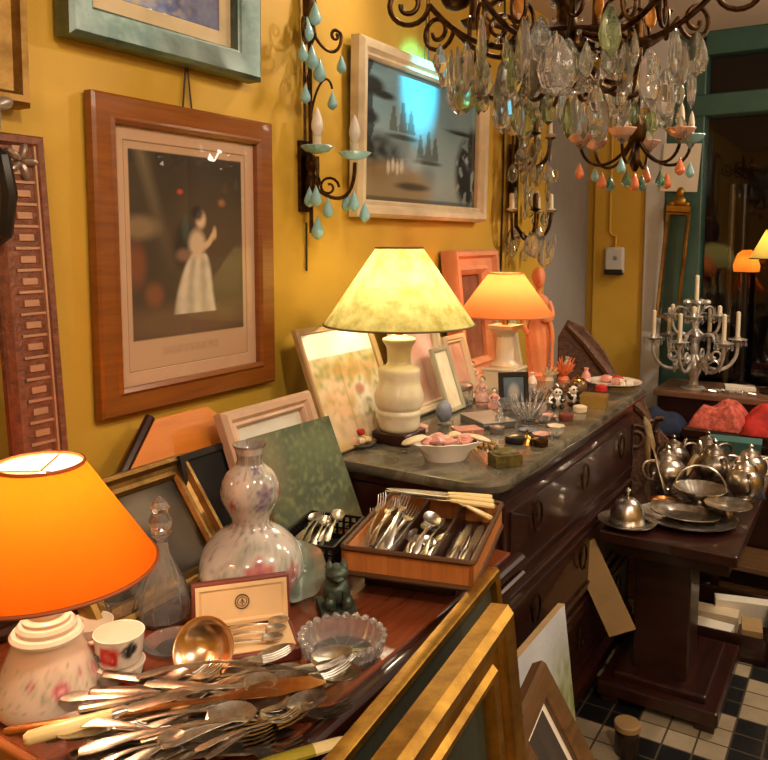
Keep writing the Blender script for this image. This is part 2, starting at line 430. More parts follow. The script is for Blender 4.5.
# ================================================================== WALL PICTURES
HP = PI/2
def fn_print(u, v):
    c = mixc(S('4a3c2a'), S('2e261c'), v*.8+.3*nz(u, v, 4, 1))
    pap = S('c3a07e')
    if v < .13 or u < .03 or u > .97 or v > .965:
        t = pap
        if .05 < v < .09 and .25 < u < .72: t = mixc(pap, S('9a7c5e'), .3+.4*nz(u, v, 60, 3))
        return t
    vv = (v-.13)/.835
    c = mixc(c, S('6a5234'), el(u, vv, .75, .45, .35, .3, .6)*.45)
    c = mixc(c, S('7a5c40'), el(u, vv, .5, .08, .6, .1, .4)*.7)                         # floor
    c = mixc(c, S('8a7a5e'), max(0, 1-abs((u-.12)-(1-vv)*.35)*14)*max(0, vv-.35)*.8)     # curtain fold
    c = mixc(c, S('8a4a2a'), el(u, vv, .07, .4, .07, .11, .4)*.7)                        # red chair
    c = mixc(c, S('a88c64'), el(u, vv, .1, .6, .14, .06, .4)*.5)
    c = mixc(c, S('8e5430'), el(u, vv, .2, .24, .07, .06, .4)*.7)
    c = mixc(c, S('1e1c18'), el(u, vv, .45, .5, .09, .13, .3)*.85)                      # dark cloak behind
    c = mixc(c, S('4a5a50'), el(u, vv, .46, .6, .03, .07, .4)*.6)
    if .12 < vv < .46:                                                                   # white bell skirt with folds
        hw = .06+.13*((.46-vv)/.34)**.5; cx = .55-.02*math.sin(vv*9); e = min(1, max(0, (hw-abs(u-cx))*40))
        c = mixc(c, mixc(S('b3a68e'), S('ddd0b6'), .55+.4*math.sin((u-cx)/hw*9+vv*4)+.3*nz(u, vv, 20, 4)), e*.9)
    c = mixc(c, S('cdb594'), el(u, vv, .555, .51, .07, .08, .3)*.95)                    # bodice
    c = mixc(c, S('8e6a58'), el(u, vv, .44, .45, .06, .035, .4)*.8)
    c = mixc(c, S('d4b490'), el(u, vv, .59, .65, .042, .048, .35))                        # head
    c = mixc(c, S('241c16'), el(u, vv, .56, .685, .048, .04, .35)*.9)                  # hair
    for k in range(8):                                                                   # raised forearm
        c = mixc(c, S('d0ae8a'), el(u, vv, .61+.012*k, .5+.0025*k*k*.5, .018, .018, .4)*.9)
    c = mixc(c, S('d0ae8a'), el(u, vv, .71, .575, .018, .035, .4)*.9)
    c = mixc(c, S('5e5038'), el(u, vv, .8, .4, .16, .04, .4)*.5)
    c = mixc(c, S('d2402c'), el(u, vv, .42, .8, .02, .012, .6)*.9)
    c = mixc(c, S('b0783c'), el(u, vv, .78, .75, .03, .02, .5)*.7)
    return c
PRINT = framed('framed_print', 'brown wooden framed old print of figure in white dress', 'picture', .565, .69, (.008, 1.343, 1.166), HP, 0, PROF['flat'], 'framebrown', fn_print, 110, 140, 'matboard', (.032,), 'print')
def fn_blue(u, v):
    n = nz(u, v, 9, 2)+.6*nz(u, v, 26, 5); c = mixc(S('5b74b4'), S('9fa8c4'), .5+n)
    c = mixc(c, S('34406a'), max(0, nz(u, v, 14, 8))*1.6); c = mixc(c, S('c4ae86'), max(0, nz(u, v*2, 18, 9)-.1)*2)
    return mixc(c, S('4b4a6a'), el(u, v, .85, .15, .3, .3, .5)*.8)
framed('framed_painting', 'teal-grey framed blue painting at top of yellow wall', 'painting', .56, .56, (.01, 1.277, 1.95), HP, -.015, PROF['teal'], 'tealframe', fn_blue, 60, 60, 'linen', (.04,), 'paint', False)
def fn_ship(u, v):
    c = mixc(S('a9bcc0'), S('6f98a8'), v+.2*nz(u, v, 5, 3))
    c = mixc(c, S('8b8c7c'), max(0, .35-v)*1.6)
    for (cx, cy, s) in ((.31, .53, 1.5), (.53, .37, 1.4)):                              # junks
        for k, dx in enumerate((-.05, 0, .045)):
            hgt = (.16-.03*abs(k-1))*s; x0 = cx+dx*s
            d = (v-cy)/hgt
            if 0 < d < 1 and abs(u-x0) < .024*s*(1-d*.75): c = mixc(c, S('4c564c'), .75)
        c = mixc(c, S('2e3630'), el(u, v, cx, cy-.03, .085*s, .02, .3)*.9)
        c = mixc(c, S('4d5e60'), el(u, v, cx, cy-.14, .05*s, .09, .5)*.45)
    d = S('171c1c')
    c = mixc(c, d, el(u, v, .06, .83, .1, .07, .25)); c = mixc(c, d, el(u, v, .16, .78, .08, .03, .3))
    c = mixc(c, d, el(u, v, .05, .6, .07, .05, .3)); c = mixc(c, d, (1 if u < .03+.04*nz(0, v, 9, 2)+.05 and v > .3 else 0)*.85)
    c = mixc(c, S('232722'), el(u, v, .1, .33, .2, .17, .25)*(.85+.3*nz(u, v, 20, 1)))
    c = mixc(c, S('9c8358'), el(u, v, .22, .1, .34, .2, .2)*.85); c = mixc(c, S('23241f'), el(u, v, .4, .13, .14, .03, .3)*.8)
    for k in range(4): c = mixc(c, S('d8d2be'), el(u, v, .2+.035*k, .26+.02*(k % 2), .013, .05, .3)*.9)
    if u > .7: c = mixc(c, d, el(u, v, .93, .3, .13, .3, .2)*(1 if nz(u*2, v, 9, 6) > -.15 else .25))
    c = mixc(c, d, el(u, v, .86, .64, .16, .018, .3)); c = mixc(c, d, el(u, v, .97, .55, .05, .15, .3))
    if v < .03: c = mixc(c, S('2c2c26'), .6)
    return c
SHIP = framed('framed_picture', 'cream framed silvery picture of sailing junks on yellow wall', 'picture', .93, .548, (.012, 2.475, 1.622), HP, -.02, PROF['cream'], 'cream', fn_ship, 110, 70, None, 0, 'print', True)
for (pic, h0, h1) in ((PRINT, .69, .79), (SHIP, .545, .98)):
    MB().tube([(-.014, -.004, h0), (-.002, -.004, h1)], .0022, 6).tube([(.014, -.004, h0), (.003, -.004, h1)], .0022, 6).build('cord', 'cable', pic)
solo('hanging_wire', MB().tube([(.008, 1.8, 1.6), (.006, 1.802, 1.46)], .003, 6), 'cable', 'short loose wire end hanging below the aqua sconce', 'wire')
solo('electric_cable', MB().tube([(.006, 3.2, 2.6), (.006, 3.21, 1.9), (.006, 3.19, 1.2)], .004, 6), 'cable', 'dark cable running down yellow wall beside crystal sconce', 'cable')

# far-left ornate mirror: carved ladder-pattern band, sight edge and glass
t = thing('carved_mirror', 'tall brown ornate mirror frame with ladder pattern at left edge', 'mirror', (.07, .672, .9), (-.065, 0, HP))
W, H = .53, .845
MB().sweep(W, H, [(0, 0), (0, .03), (.004, .036), (.016, .036), (.022, .026), (.075, .024), (.08, .032), (.092, .03), (.1, .018), (.1, .004)]).build('frame', plain('carved_frame_brown', '7a4a34', .45, .25, .3, 60, .4), t)
relief = plain('pale_relief', 'b98c6c', .45, .3); silvered = plain('silvered_leaf', '8f7a6a', .35, .5)
for sx in (-1, 1):
    mb = MB()
    for i in range(19):
        z = .06+i*.041; mb.box((sx*(W/2-.048), -.026, z), (.052, .006, .005)); mb.box((sx*(W/2-.05), -.026, z+.02), (.03, .006, .012))
    mb.box((sx*(W/2-.022), -.03, H/2), (.004, .008, H-.04)).build('ladder_relief', relief, t, smooth=0)
    mb = MB(); x, z = sx*(W/2-.05), H-.05
    for k in range(5): mb.ell((x+.018*math.cos(k*1.256), -.03, z+.02*math.sin(k*1.256)), (.018, .01, .008), 10, 6, rot=(0, -k*1.256, 0))
    mb.build('corner_leaf', silvered, t)
MB().box((0, -.004, H/2), (W-.19, .004, H-.19)).build('mirror_glass', 'mirror', t, smooth=0)
framed('framed_picture', 'dark gilt fluted frame cut off at upper left corner', 'picture', .42, .6, (.01, .7, 1.795), HP, -.01, PROF['big'], 'oldgold', lambda u, v: mixc(S('4a2c14'), S('2c1a0e'), .5+.8*nz(u, v, 5, 1)), 20, 20, None, 0, 'paint', False)
# bracket with leaf and scroll at the left edge
t = thing('scroll_bracket', 'dark iron scroll bracket with silvered leaf at left edge', 'wall bracket', (.0, .806, 1.59))
MB().tube([(.02, 0, .1), (.07, .0, .13), (.11, .005, .1), (.12, .008, .04), (.1, .01, -.03), (.06, .008, -.05), (.045, .005, -.01)], [.012, .014, .015, .015, .014, .012, .008]).box((.006, 0, .03), (.012, .05, .22)).build('scroll', 'blackmetal', t)
mb = MB()
for (c, r, ro) in (((.07, .02, .25), (.012, .01, .06), (.2, .5, 0)), ((.08, .03, .2), (.012, .03, .012), (.3, .4, .6)), ((.075, .01, .16), (.02, .014, .05), (0, .2, 0))): mb.ell(c, r, 12, 8, rot=ro)
mb.build('leaf', plain('silvered_leaf_metal', 'a49a8c', .35, .6), t)

# pale frames propped along the wall behind the lamps
def fn_sepia(a, b, seed):
    return lambda u, v: mixc(S(a), S(b), .5+.9*nz(u, v, 4, seed)+.3*nz(u, v, 18, seed))
framed('framed_picture', 'peach framed small dark picture leaning behind peach lampshade', 'picture', .4, .53, (.062, 2.82, K), HP, .1, scale_prof(PROF['big'], 1.25), 'pinkframe', fn_sepia('7a4630', '9c6a4a', 4), 24, 24, None, 0, 'paint', False)
def fn_wc(u, v):
    c = mixc(S('d6c8b0'), S('d0bf98'), v)
    if v > .78: return mixc(S('f2eee6'), S('d6d2c8'), .5+nz(u, v, 5, 1))
    c = mixc(c, S('b09a58'), (.5+1.2*nz(u, v, 9, 2))*.8); c = mixc(c, S('b9873f'), el(u, v, .6, .62, .5, .08, .5)*.6)
    c = mixc(c, S('d8a888'), el(u, v, .3, .35, .22, .18, .4)*.6); c = mixc(c, S('e6e0d2'), el(u, v, .65, .3, .12, .22, .3)*.9)
    c = mixc(c, S('a9583c'), el(u, v, .62, .43, .07, .05, .3)*.8); c = mixc(c, S('7d8a52'), max(0, nz(u, v, 16, 6))*1.2)
    c = mixc(c, S('c4a68c'), el(u, v, .3, .1, .4, .1, .4)*.6); c = mixc(c, S('8a745e'), max(0, 1-abs(u-.42)*60)*.6*(v < .7))
    return c
framed('framed_watercolour', 'thin framed pale watercolour of rooftops leaning behind yellow lamp', 'picture', .36, .35, (.215, 1.80, K), HP, .36, PROF['thin'], 'tanboard', fn_wc, 60, 60, None, 0, 'print', False)
framed('framed_picture', 'cream framed pinkish sheet half hidden behind yellow lamp base', 'picture', .3, .36, (.17, 2.24, K), HP, .25, scale_prof(PROF['cream'], .6), 'cream', fn_sepia('d8a08a', 'e6c8b4', 8), 20, 20, None, 0, 'print', False)
framed('framed_picture', 'small white framed pink card right of yellow lamp base', 'picture', .16, .24, (.2, 2.47, K), HP, .3, scale_prof(PROF['cream'], .5), 'cream', fn_sepia('c99a88', 'd8b4a2', 3), 20, 20, None, 0, 'print', False)
framed('framed_picture', 'narrow green edged card leaning against white framed pink card', 'picture', .12, .22, (.24, 2.30, K), HP, .33, scale_prof(PROF['thin'], .8), plain('sage_paint', '9d977c', .6), fn_sepia('e0d4b8', 'd2c4a0', 5), 16, 16, None, 0, 'print', False)
framed('framed_picture', 'tall cream framed panel behind column of peach lamp', 'picture', .2, .33, (.1, 3.08, K), HP, .18, scale_prof(PROF['cream'], .7), 'creamdull', fn_sepia('d8c49a', 'e0d2b0', 6), 16, 16, None, 0, 'print', False)

# ================================================================== FURNITURE
def rounded(x0, x1, y0, y1, r, n=6, corners=(1, 1, 1, 1)):
    pts = []
    for (cx, cy, a0, k) in ((x0, y0, PI, 0), (x1, y0, 1.5*PI, 1), (x1, y1, 0, 2), (x0, y1, .5*PI, 3)):
        if not corners[k]: pts.append((cx, cy)); continue
        ox = cx+r if cx == x0 else cx-r; oy = cy+r if cy == y0 else cy-r
        for i in range(n+1):
            a = a0+.5*PI*i/n; pts.append((ox+r*math.cos(a), oy+r*math.sin(a)))
    return pts
def slab(mb, poly, levels):
    """stack of inset outlines: levels = [(z, inset)]"""
    n = len(poly); cx = sum(p[0] for p in poly)/n; cy = sum(p[1] for p in poly)/n; vs = []; fs = []
    for (z, ins) in levels:
        for (x, y) in poly:
            d = Vector((x-cx, y-cy)); sx = (abs(d.x)-ins)/abs(d.x) if abs(d.x) > 1e-4 else 1; sy = (abs(d.y)-ins)/abs(d.y) if abs(d.y) > 1e-4 else 1
            vs.append((cx+d.x*sx, cy+d.y*sy, z))
    for i in range(len(levels)-1):
        for k in range(n):
            q = (k+1) % n; fs.append((i*n+k, i*n+q, (i+1)*n+q, (i+1)*n+k))
    fs.append(tuple(range(n))[::-1]); fs.append(tuple((len(levels)-1)*n+k for k in range(n)))
    return mb.add(vs, fs)
def marble():
    m, nt, b = newmat('dark_marble'); v = texco(nt); n = noisetex(nt, v, 5, 8, .7, 1.2)
    nt.links.new(ramp(nt, n, [(.3, '2f2c26'), (.5, '5a5548'), (.62, '77705f'), (.75, '3f3b32')]), b.inputs['Base Color']); b.inputs['Roughness'].default_value = .18
    b.inputs['Coat Weight'].default_value = .3; return m
M['marble'] = marble()
CX0, CX1, CY0, CY1 = .02, .69, 1.625, 3.1
t = thing('commode', 'dark mahogany commode with grey marble top behind the cutlery tray', 'chest of drawers', (0, 0, 0))
slab(MB(), rounded(CX0, CX1, CY0, CY1, .09, 8, (0, 1, 1, 0)), [(K-.032, .012), (K-.028, .004), (K-.018, .0), (K-.01, 0), (K-.003, .004), (K, .012)]).build('marble_top', 'marble', t)
mb = MB(); slab(mb, rounded(CX0, CX1-.045, CY0+.03, CY1-.03, .07, 8, (0, 1, 1, 0)), [(.1, 0), (K-.06, 0), (K-.05, -.012), (K-.033, -.016)])
slab(mb, rounded(CX0, CX1-.025, CY0+.015, CY1-.015, .08, 8, (0, 1, 1, 0)), [(.06, 0), (.1, 0), (.12, .018)])
mb.build('carcass', 'mahogany', t)
for y in (CY0+.09, CY1-.09):
    MB().lathe([(.03, 0), (.035, .03), (.025, .06)], 12, Matrix.Translation((CX1-.1, y, 0))).build('foot', 'mahogany', t)
for i in range(3):
    z0 = .14+i*.26
    d = MB().box((CX1-.042, (CY0+CY1)/2, z0+.12), (.02, CY1-CY0-.24, .235)).build('drawer', 'mahogany', t, smooth=0, bevel=.006)
    MB().sweep(CY1-CY0-.3, .18, [(0, 0), (0, .006), (.008, .006), (.008, 0)]).build('moulding', 'darkwood', d, smooth=0).matrix_local = Matrix.Translation((CX1-.032, (CY0+CY1)/2, z0+.03)) @ Matrix.Rotation(HP, 4, 'Z')
    for y in (1.95, 2.36, 2.78):
        h = MB().ell((CX1-.03, y, z0+.15), (.004, .016, .016), 12, 8)
        h.tube([(CX1-.022, y+.03*math.sin(a), z0+.13-.04*math.cos(a)+.02) for a in [2*PI*k/18 for k in range(18)]], .0035, 6, True)
        h.build('drop_handle', 'bronze', d)
# near table
TX1, TY0, TY1 = .77, .585, 1.6
t = thing('side_table', 'reddish wooden table with dark moulded edge under the cutlery pile', 'table', (0, 0, 0))
MB().box(((TX1-.03+.02)/2, (TY0+TY1)/2, T-.012), (TX1-.05, TY1-TY0-.02, .024)).build('table_top', 'tablewood', t, smooth=0, bevel=.003)
mb = MB()
mb.tube([(TX1-.012, TY0, T-.016), (TX1-.012, TY1, T-.016)], .016, 12).box((TX1-.026, (TY0+TY1)/2, T-.03), (.02, TY1-TY0, .05)).tube([(TX1-.006, TY0, T-.05), (TX1-.006, TY1, T-.05)], .011, 10)
mb.build('front_moulding', 'mahogany', t)
MB().box((TX1/2, TY0+.004, T-.012), (TX1-.03, .016, .026)).build('end_moulding', 'cherry', t, bevel=.005)
MB().box((TX1-.04, (TY0+TY1)/2, T-.13), (.03, TY1-TY0-.04, .15)).box((TX1/2, TY0+.04, T-.13), (TX1-.1, .03, .15)).box((TX1/2, TY1-.03, T-.13), (TX1-.1, .03, .15)).build('apron', 'mahogany', t, smooth=0)
for x in (.07, TX1-.06):
    for y in (TY0+.06, TY1-.06):
        MB().lathe([(.018, 0), (.026, .04), (.02, .1), (.03, .5), (.035, .6), (.028, T-.21), (.03, T-.03)], 14, Matrix.Translation((x, y, 0))).build('leg', 'mahogany', t)

# ------------------------------------------------------------------ lamps
def lamp_shade(root, rb, rt, z0, z1, mat, trim, lining=None, n=64, rim=.003):
    pr = [(rb+(rt-rb)*k/8, z0+(z1-z0)*k/8) for k in range(9)]
    mb = MB(); vs = []; fs = []
    def surf(off):
        o = MB()
        for j in range(n):
            a = 2*PI*j/n
            for (r, z) in pr: o.v.append(((r-off)*math.cos(a), (r-off)*math.sin(a), z))
        for j in range(n):
            k = (j+1) % n
            for i in range(8): o.f.append((j*9+i, k*9+i, k*9+i+1, j*9+i+1))
        return o
    sh = surf(0).build('lamp_shade', mat, root, smooth=60)
    if lining: surf(.0025).build('lining', lining, sh, smooth=60)
    for (r, z) in (pr[0], pr[-1]):
        MB().tube([(r*math.cos(2*PI*k/n), r*math.sin(2*PI*k/n), z) for k in range(n)], rim, 6, True).build('trim_ring', trim, sh)
    MB().tube([(0, 0, z1-.012), (rt, 0, z1-.004)], .0016, 5).tube([(0, 0, z1-.012), (-rt*.5, rt*.866, z1-.004)], .0016, 5).tube([(0, 0, z1-.012), (-rt*.5, -rt*.866, z1-.004)], .0016, 5).build('spider', 'brass', sh)
    return sh
def bulb(root, z, power, col, r=.026, zs=None):
    m = emis('bulb_glow', '000000', 1); b = m.node_tree.nodes['Principled BSDF']
    b.inputs['Emission Color'].default_value = (*col, 1); b.inputs['Emission Strength'].default_value = power/(PI*4*PI*r*r)
    MB().ell((0, 0, z), (r, r, r*1.2), 20, 12).build('bulb', m, root)
    if zs: MB().lathe([(.012, zs), (.014, zs+.005), (.014, z-r*1.1)], 14).build('socket', 'brass', root)
WARM = (1, .66, .34)

# near orange lamp on flowered porcelain base
lp = Zp(50, 703, T); lp.z = T
t = thing('table_lamp', 'orange shaded lamp on white flowered porcelain base at lower left', 'lamp', lp)
def fn_lampbase(a, z, r):
    c = mixc(S('dac8b6'), S('d0b296'), z/.12*.3)
    for (ca, cz, s, h) in ((-.36, .052, 1.05, 'b0405e'), (-.98, .064, .55, 'b04a5c'), (-.72, .048, .4, '8f9a8a'), (.12, .066, .4, 'c07080'), (.6, .055, .9, 'c8707e'), (-2.6, .05, .8, 'c8707e'), (1.2, .05, .9, 'c8707e'), (2.4, .055, .8, 'c98a90')):
        da = (a-ca+PI) % (2*PI)-PI; d = math.hypot(da*.07, z-cz)/(.0125*s)
        c = mixc(c, S('93987e'), max(0, 1-abs(d-1.5)*1.3)*.55*(.6+.8*nz(a*3, z*40, 4, 3)))
        c = mixc(c, S(h), max(0, min(1, (1.1-d)*3))*.85); c = mixc(c, S('ecb8b8'), max(0, min(1, (.45-d)*3))*.7)
    sp = nz(a*4, z*70, 3, 7)
    if .03 < z < .085: c = mixc(c, S('8d8f74'), max(0, sp-.22)*1.6)
    return c
pr = smooth_prof([(.06, 0), (.072, .004), (.0775, .016), (.0755, .034), (.063, .07), (.05, .1), (.047, .108)], 3)
mb, c = paint_lathe([(1e-5, 0)]+pr, fn_lampbase, 96, 2)
mb.build('base', 'glaze', t, colors=c, smooth=60)
MB().lathe([(.046, .107), (.052, .109), (.053, .114), (.049, .119), (.043, .12), (.043, .126), (.039, .131), (.034, .132), (.034, .137), (.03, .14), (.026, .141), (.025, .165), (.022, .175)], 40).build('stepped_collar', 'porcelain', t)
MB().lathe([(.012, .172), (.012, .27)], 12).build('stem', 'brass', t)
M['orangeshade'] = shade_mat('orange_fabric', 'f6781a', .68, .06, 5)
M['whitelining'] = shade_mat('white_lining', 'f4e8d8', .75, .02)
lamp_shade(t, .163, .062, .215, .372, 'orangeshade', plain('orange_trim', '9a4a18', .6), 'whitelining')
bulb(t, .32, 3.9, (1, .74, .45), .026, .27)

# yellow-green parchment lamp on cream urn base
lp = Zp(399, 441, K); lp.z = K
t = thing('table_lamp', 'cream urn lamp with large yellow-green parchment shade on marble top', 'lamp', lp)
MB().box((0, 0, .0175), (.115, .115, .035)).build('plinth', 'darkwood', t, bevel=.006)
MB().lathe(smooth_prof([(.052, .035), (.058, .045), (.06, .07), (.064, .085), (.06, .095), (.066, .105), (.07, .13), (.066, .15), (.058, .175), (.06, .2), (.056, .212), (.036, .222), (.033, .24), (.036, .27), (.046, .285), (.046, .295), (.03, .3), (.02, .305)], 3), 40).build('base', 'creamdull', t)
MB().lathe([(.012, .3), (.01, .36), (.008, .46)], 12).tube([(0, -.01, .31), (.02, -.01, .34), (.0, -.01, .36)], .002, 5).build('stem', 'brass', t)
M['parchment'] = shade_mat('yellow_parchment', 'd4ca86', .55, .2, 26, 'a89d58')
lamp_shade(t, .212, .066, .335, .548, 'parchment', plain('olive_trim', '6a5a28', .6), None)
bulb(t, .42, 3.9, (1, .84, .58), .028, .37)

# peach lamp with column base
lp = Zp(504, 396, K); lp.z = K
t = thing('table_lamp', 'peach shaded lamp on small cream column at far end of marble top', 'lamp', lp)
MB().box((0, 0, .05), (.12, .12, .1)).box((0, 0, .105), (.13, .13, .012)).build('plinth', 'creamdull', t, bevel=.004)
fl = MB().lathe([(.05, .11), (.052, .118), (.04, .13), (.036, .14), (.031, .22), (.036, .232), (.048, .24), (.05, .25)], 32, wob=lambda a, z: 1-.06*abs(math.sin(a*8)) if .135 < z < .225 else 1)
fl.box((0, 0, .256), (.1, .1, .014)).build('column', 'creamdull', t)
MB().lathe([(.012, .26), (.01, .38)], 12).build('stem', 'brass', t)
M['peachshade'] = shade_mat('peach_fabric', 'e48c54', .6, .06, 8)
lamp_shade(t, .172, .062, .3, .45, 'peachshade', plain('peach_trim', 'd98a50', .6), None)
bulb(t, .37, 2.5, WARM, .024, .32)

# ================================================================== ON THE NEAR TABLE
# boards and pictures propped along the wall
mb = MB().prism([(-.2, 0), (.2, 0), (.2, .25), (.13, .318), (-.03, .318), (-.2, .16)], -.022, 0)
t = thing('wooden_panel', 'orange wooden panel with cut corner leaning below brown framed print', 'panel', (.16, 1.2, T), (-.36, 0, HP))
mb.build('board', 'board', t, smooth=0, bevel=.003)
MB().tube([(-.205, -.012, .0), (-.205, -.012, .164), (-.035, -.012, .324)], .012, 8).build('edge_moulding', 'darkwood', t)
t = thing('black_board', 'black backed board standing behind the flowered vase', 'picture', (.2, 1.28, T), (-.3, 0, HP))
MB().box((0, -.01, .115), (.24, .02, .23)).build('backing', 'black', t, bevel=.004)
MB().sweep(.25, .24, [(0, 0), (0, .03), (.014, .03), (.014, .02)]).build('frame', 'blackmetal', t, smooth=0)
def fn_dark(u, v):
    c = mixc(S('382c1c'), S('1a140e'), .5+.8*nz(u, v, 4, 11)); c = mixc(c, S('7d735f'), el(u, v, .6, .78, .25, .2, .5)*.8)
    c = mixc(c, S('6d5b42'), el(u, v, .9, .4, .2, .3, .5)*.6); return c
framed('framed_painting', 'small gilt framed dark painting leaning behind orange lampshade', 'painting', .36, .28, (.29, 1.005, T), HP, .66, PROF['gilt'], 'oldgold', fn_dark, 36, 30, None, 0, 'paint', False)
framed('framed_mirror', 'cream framed blank white picture leaning behind green canvas', 'picture', .33, .32, (.25, 1.45, T), HP, .38, scale_prof(PROF['cream'], .75), plain('pale_rose_frame', 'c8a68a', .45, var=.15), lambda u, v: mixc(S('cfcabc'), S('e2dccd'), .5+nz(u, v, 3, 2)), 16, 16, None, 0, 'print', True)
def fn_green(u, v):
    c = mixc(S('4c5434'), S('35402a'), .5+.9*nz(u, v, 5, 4)); c = mixc(c, S('6d7442'), max(0, nz(u, v, 24, 5))*1.3)
    c = mixc(c, S('7a7250'), el(u, v, .12, .75, .16, .3, .6)*.7); c = mixc(c, S('6d5e36'), max(0, .25-v)*2.4); return mixc(c, S('59663c'), el(u, v, .65, .75, .3, .2, .5)*.5)
t = thing('unframed_canvas', 'unframed green landscape canvas leaning behind flowered vase', 'painting', (.325, 1.44, T), (-.42, 0, HP-.06))
mb, c = canvas(.285, .27, 50, 50, fn_green, -.0155)
mb.build('painted_face', 'paint', t, colors=c, smooth=0); MB().box((0, -.0075, .135), (.285, .015, .27)).build('stretcher', 'tanboard', t, smooth=0)
framed('empty_frame', 'dark thin frame lying behind orange lamp base', 'frame', .3, .2, (.14, .82, T), HP, .5, scale_prof(PROF['cream'], .6), 'darkwood', None, mat=None, glaze=False)

# double gourd flowered vase
vp = Zp(252, 595, T); vp.z = T
prof = smooth_prof([(.06, 0), (.075, .006), (.097, .035), (.102, .065), (.092, .1), (.066, .128), (.042, .142), (.036, .155), (.044, .175), (.056, .2), (.056, .225), (.046, .248), (.03, .263), (.025, .275), (.027, .29), (.033, .306)], 4)
def fn_vase(a, z, r):
    c = mixc(S('cdc6bc'), S('b8b0a6'), .5+nz(a, z*10, 2, 3))
    fl = [(-.68, .08, 1.5, 'b8565c'), (-1.35, .07, .8, '7a8a78'), (.05, .065, 1.1, '9a4640'), (-2.3, .06, 1.1, '93514e'), (-.1, .035, .9, '9e4a44'), (.9, .07, 1.4, 'b2575a'), (2.2, .07, 1.4, '93514e'), (-.3, .218, 1.0, '4d5a80'), (-.45, .195, .7, '5a6488'), (-1.5, .2, .5, 'a8403a'), (-2.2, .225, .6, '57608a'), (.6, .21, 1, 'b2575a'), (2, .21, 1, '4d5a80'), (-1.5, .035, .8, '7a8a70'), (-.5, .262, .45, '4d5a80')]
    for (ca, cz, s, h) in fl:
        da = (a-ca+PI) % (2*PI)-PI; d = math.hypot(da*r, z-cz)/(.02*s); pet = 1+.18*math.sin(5*math.atan2(z-cz, da*r))
        c = mixc(c, S('6d7a66'), max(0, 1-abs(d-1.45)*1.6)*.5*(.7+nz(a*4, z*50, 3, 8)))
        c = mixc(c, S(h), max(0, min(1, (pet-d)*3))*.95); c = mixc(c, S('d8a8a0'), max(0, min(1, (.35-abs(d-.5))*4))*.35)
    c = mixc(c, S('5f5a6a'), max(0, nz(a*3, z*45, 3, 5)-.3)*1.5)
    if .268 < z < .288: c = mixc(c, S('746a5a'), .75 if (a*8) % 1 > .2 else .3)
    if z > .3: c = mixc(c, S('5f4d44'), .6)
    if .14 < z < .158: c = mixc(c, S('6a5a58'), .5*(.5+.5*math.sin(a*14)))
    return c
mb, c = paint_lathe(prof+[(.029, .304), (.022, .285)], fn_vase, 110, 1)
solo('flowered_vase', mb, 'glaze', 'double-gourd porcelain vase with pink and blue flowers', 'vase', vp, colors=c, smooth=60)

# crystal decanter
dp = Zp(163, 620, T); dp.z = T
t = thing('crystal_decanter', 'cut crystal decanter with stopper beside orange lampshade', 'decanter', dp)
MB().lathe(smooth_prof([(.03, 0), (.046, .006), (.05, .03), (.045, .06), (.028, .1), (.016, .13), (.013, .155), (.02, .168)], 4)+[(.017, .168), (.009, .15), (.012, .13), (.024, .1), (.04, .06), (.044, .03), (.038, .01), (1e-5, .008)], 24, wob=lambda a, z: 1+.03*math.cos(a*12) if z < .12 else 1).build('body', 'crystal', t)
MB().lathe([(1e-5, .15), (.009, .152), (.012, .17), (.02, .176), (.022, .19), (.014, .205), (.018, .215), (.008, .232), (1e-5, .236)], 8).build('stopper', 'crystal', t, smooth=0)
gp = Zp(120, 625, T); gp.z = T
solo('cut_glass_bowl', MB().lathe([(1e-5, 0), (.022, 0), (.026, .004), (.032, .03), (.042, .055), (.045, .062), (.042, .062), (.03, .034), (.022, .01), (1e-5, .008)], 24, wob=lambda a, z: 1+.04*math.cos(a*12)), 'crystal', 'small cut glass bowl between decanter and poppy cups', 'bowl', gp)
gp = Zp(165, 632, T)
solo('glass_saucer', MB().lathe([(1e-5, 0), (.03, 0), (.05, .01), (.052, .013), (.03, .004), (1e-5, .004)], 24), 'crystal', 'small clear glass saucer in front of decanter', 'saucer', (gp.x+.055, gp.y-.03, T))

# poppy cups
def fn_cup(rot):
    def g(a, z, r):
        c = S('cfc2b0')
        if z > .004:
            for (ca, cz, s, h) in ((-2.1+rot, .023, 1.4, 'b8281e'), (-1.2+rot, .03, .95, '2b2a26'), (-2.75+rot, .016, .6, '2b2a26'), (.6+rot, .022, 1.1, 'b8281e'), (1.4+rot, .028, .8, '2b2a26'), (2.6+rot, .022, 1.1, 'c23a2a')):
                da = (a-ca+PI) % (2*PI)-PI; d = math.hypot(da*.035, z-cz)/(.0135*s)*(1+.15*math.sin(a*9+z*200)); c = mixc(c, S(h), max(0, min(1, (1-d)*4)))
                if h[0] in 'bc': c = mixc(c, S('d86a58'), max(0, min(1, (.5-d)*3))*.5)
        return c
    return g
def cup(loc, rot, label, rz=0):
    t = thing('poppy_cup', label, 'cup', loc, rz, 'poppy cups beside the orange lamp')
    out = [(1e-5, .0), (.03, 0), (.033, .003), (.036, .02), (.0385, .046)]
    mb, c = paint_lathe(out, fn_cup(rot), 72, 5); mb.build('cup_body', 'glaze', t, colors=c, smooth=60)
    MB().lathe([(.0385, .0455), (.039, .047), (.037, .047), (.034, .02), (.03, .006), (1e-5, .005)], 36).build('inner_glaze', 'porcelain', t)
    MB().tube([(-.037, 0, .036), (-.052, 0, .036), (-.056, 0, .024), (-.05, 0, .013), (-.035, 0, .01)], .0035, 8).build('handle', 'porcelain', t)
cpos = Zp(110, 696, T)
cup((cpos.x, cpos.y+.02, T), .85, 'lower of two stacked white cups with red poppies', .94)
cup((cpos.x-.002, cpos.y+.022, T+.047), 0, 'upper of two stacked white cups with red poppies', .94)
cp2 = Zp(76, 655, T)
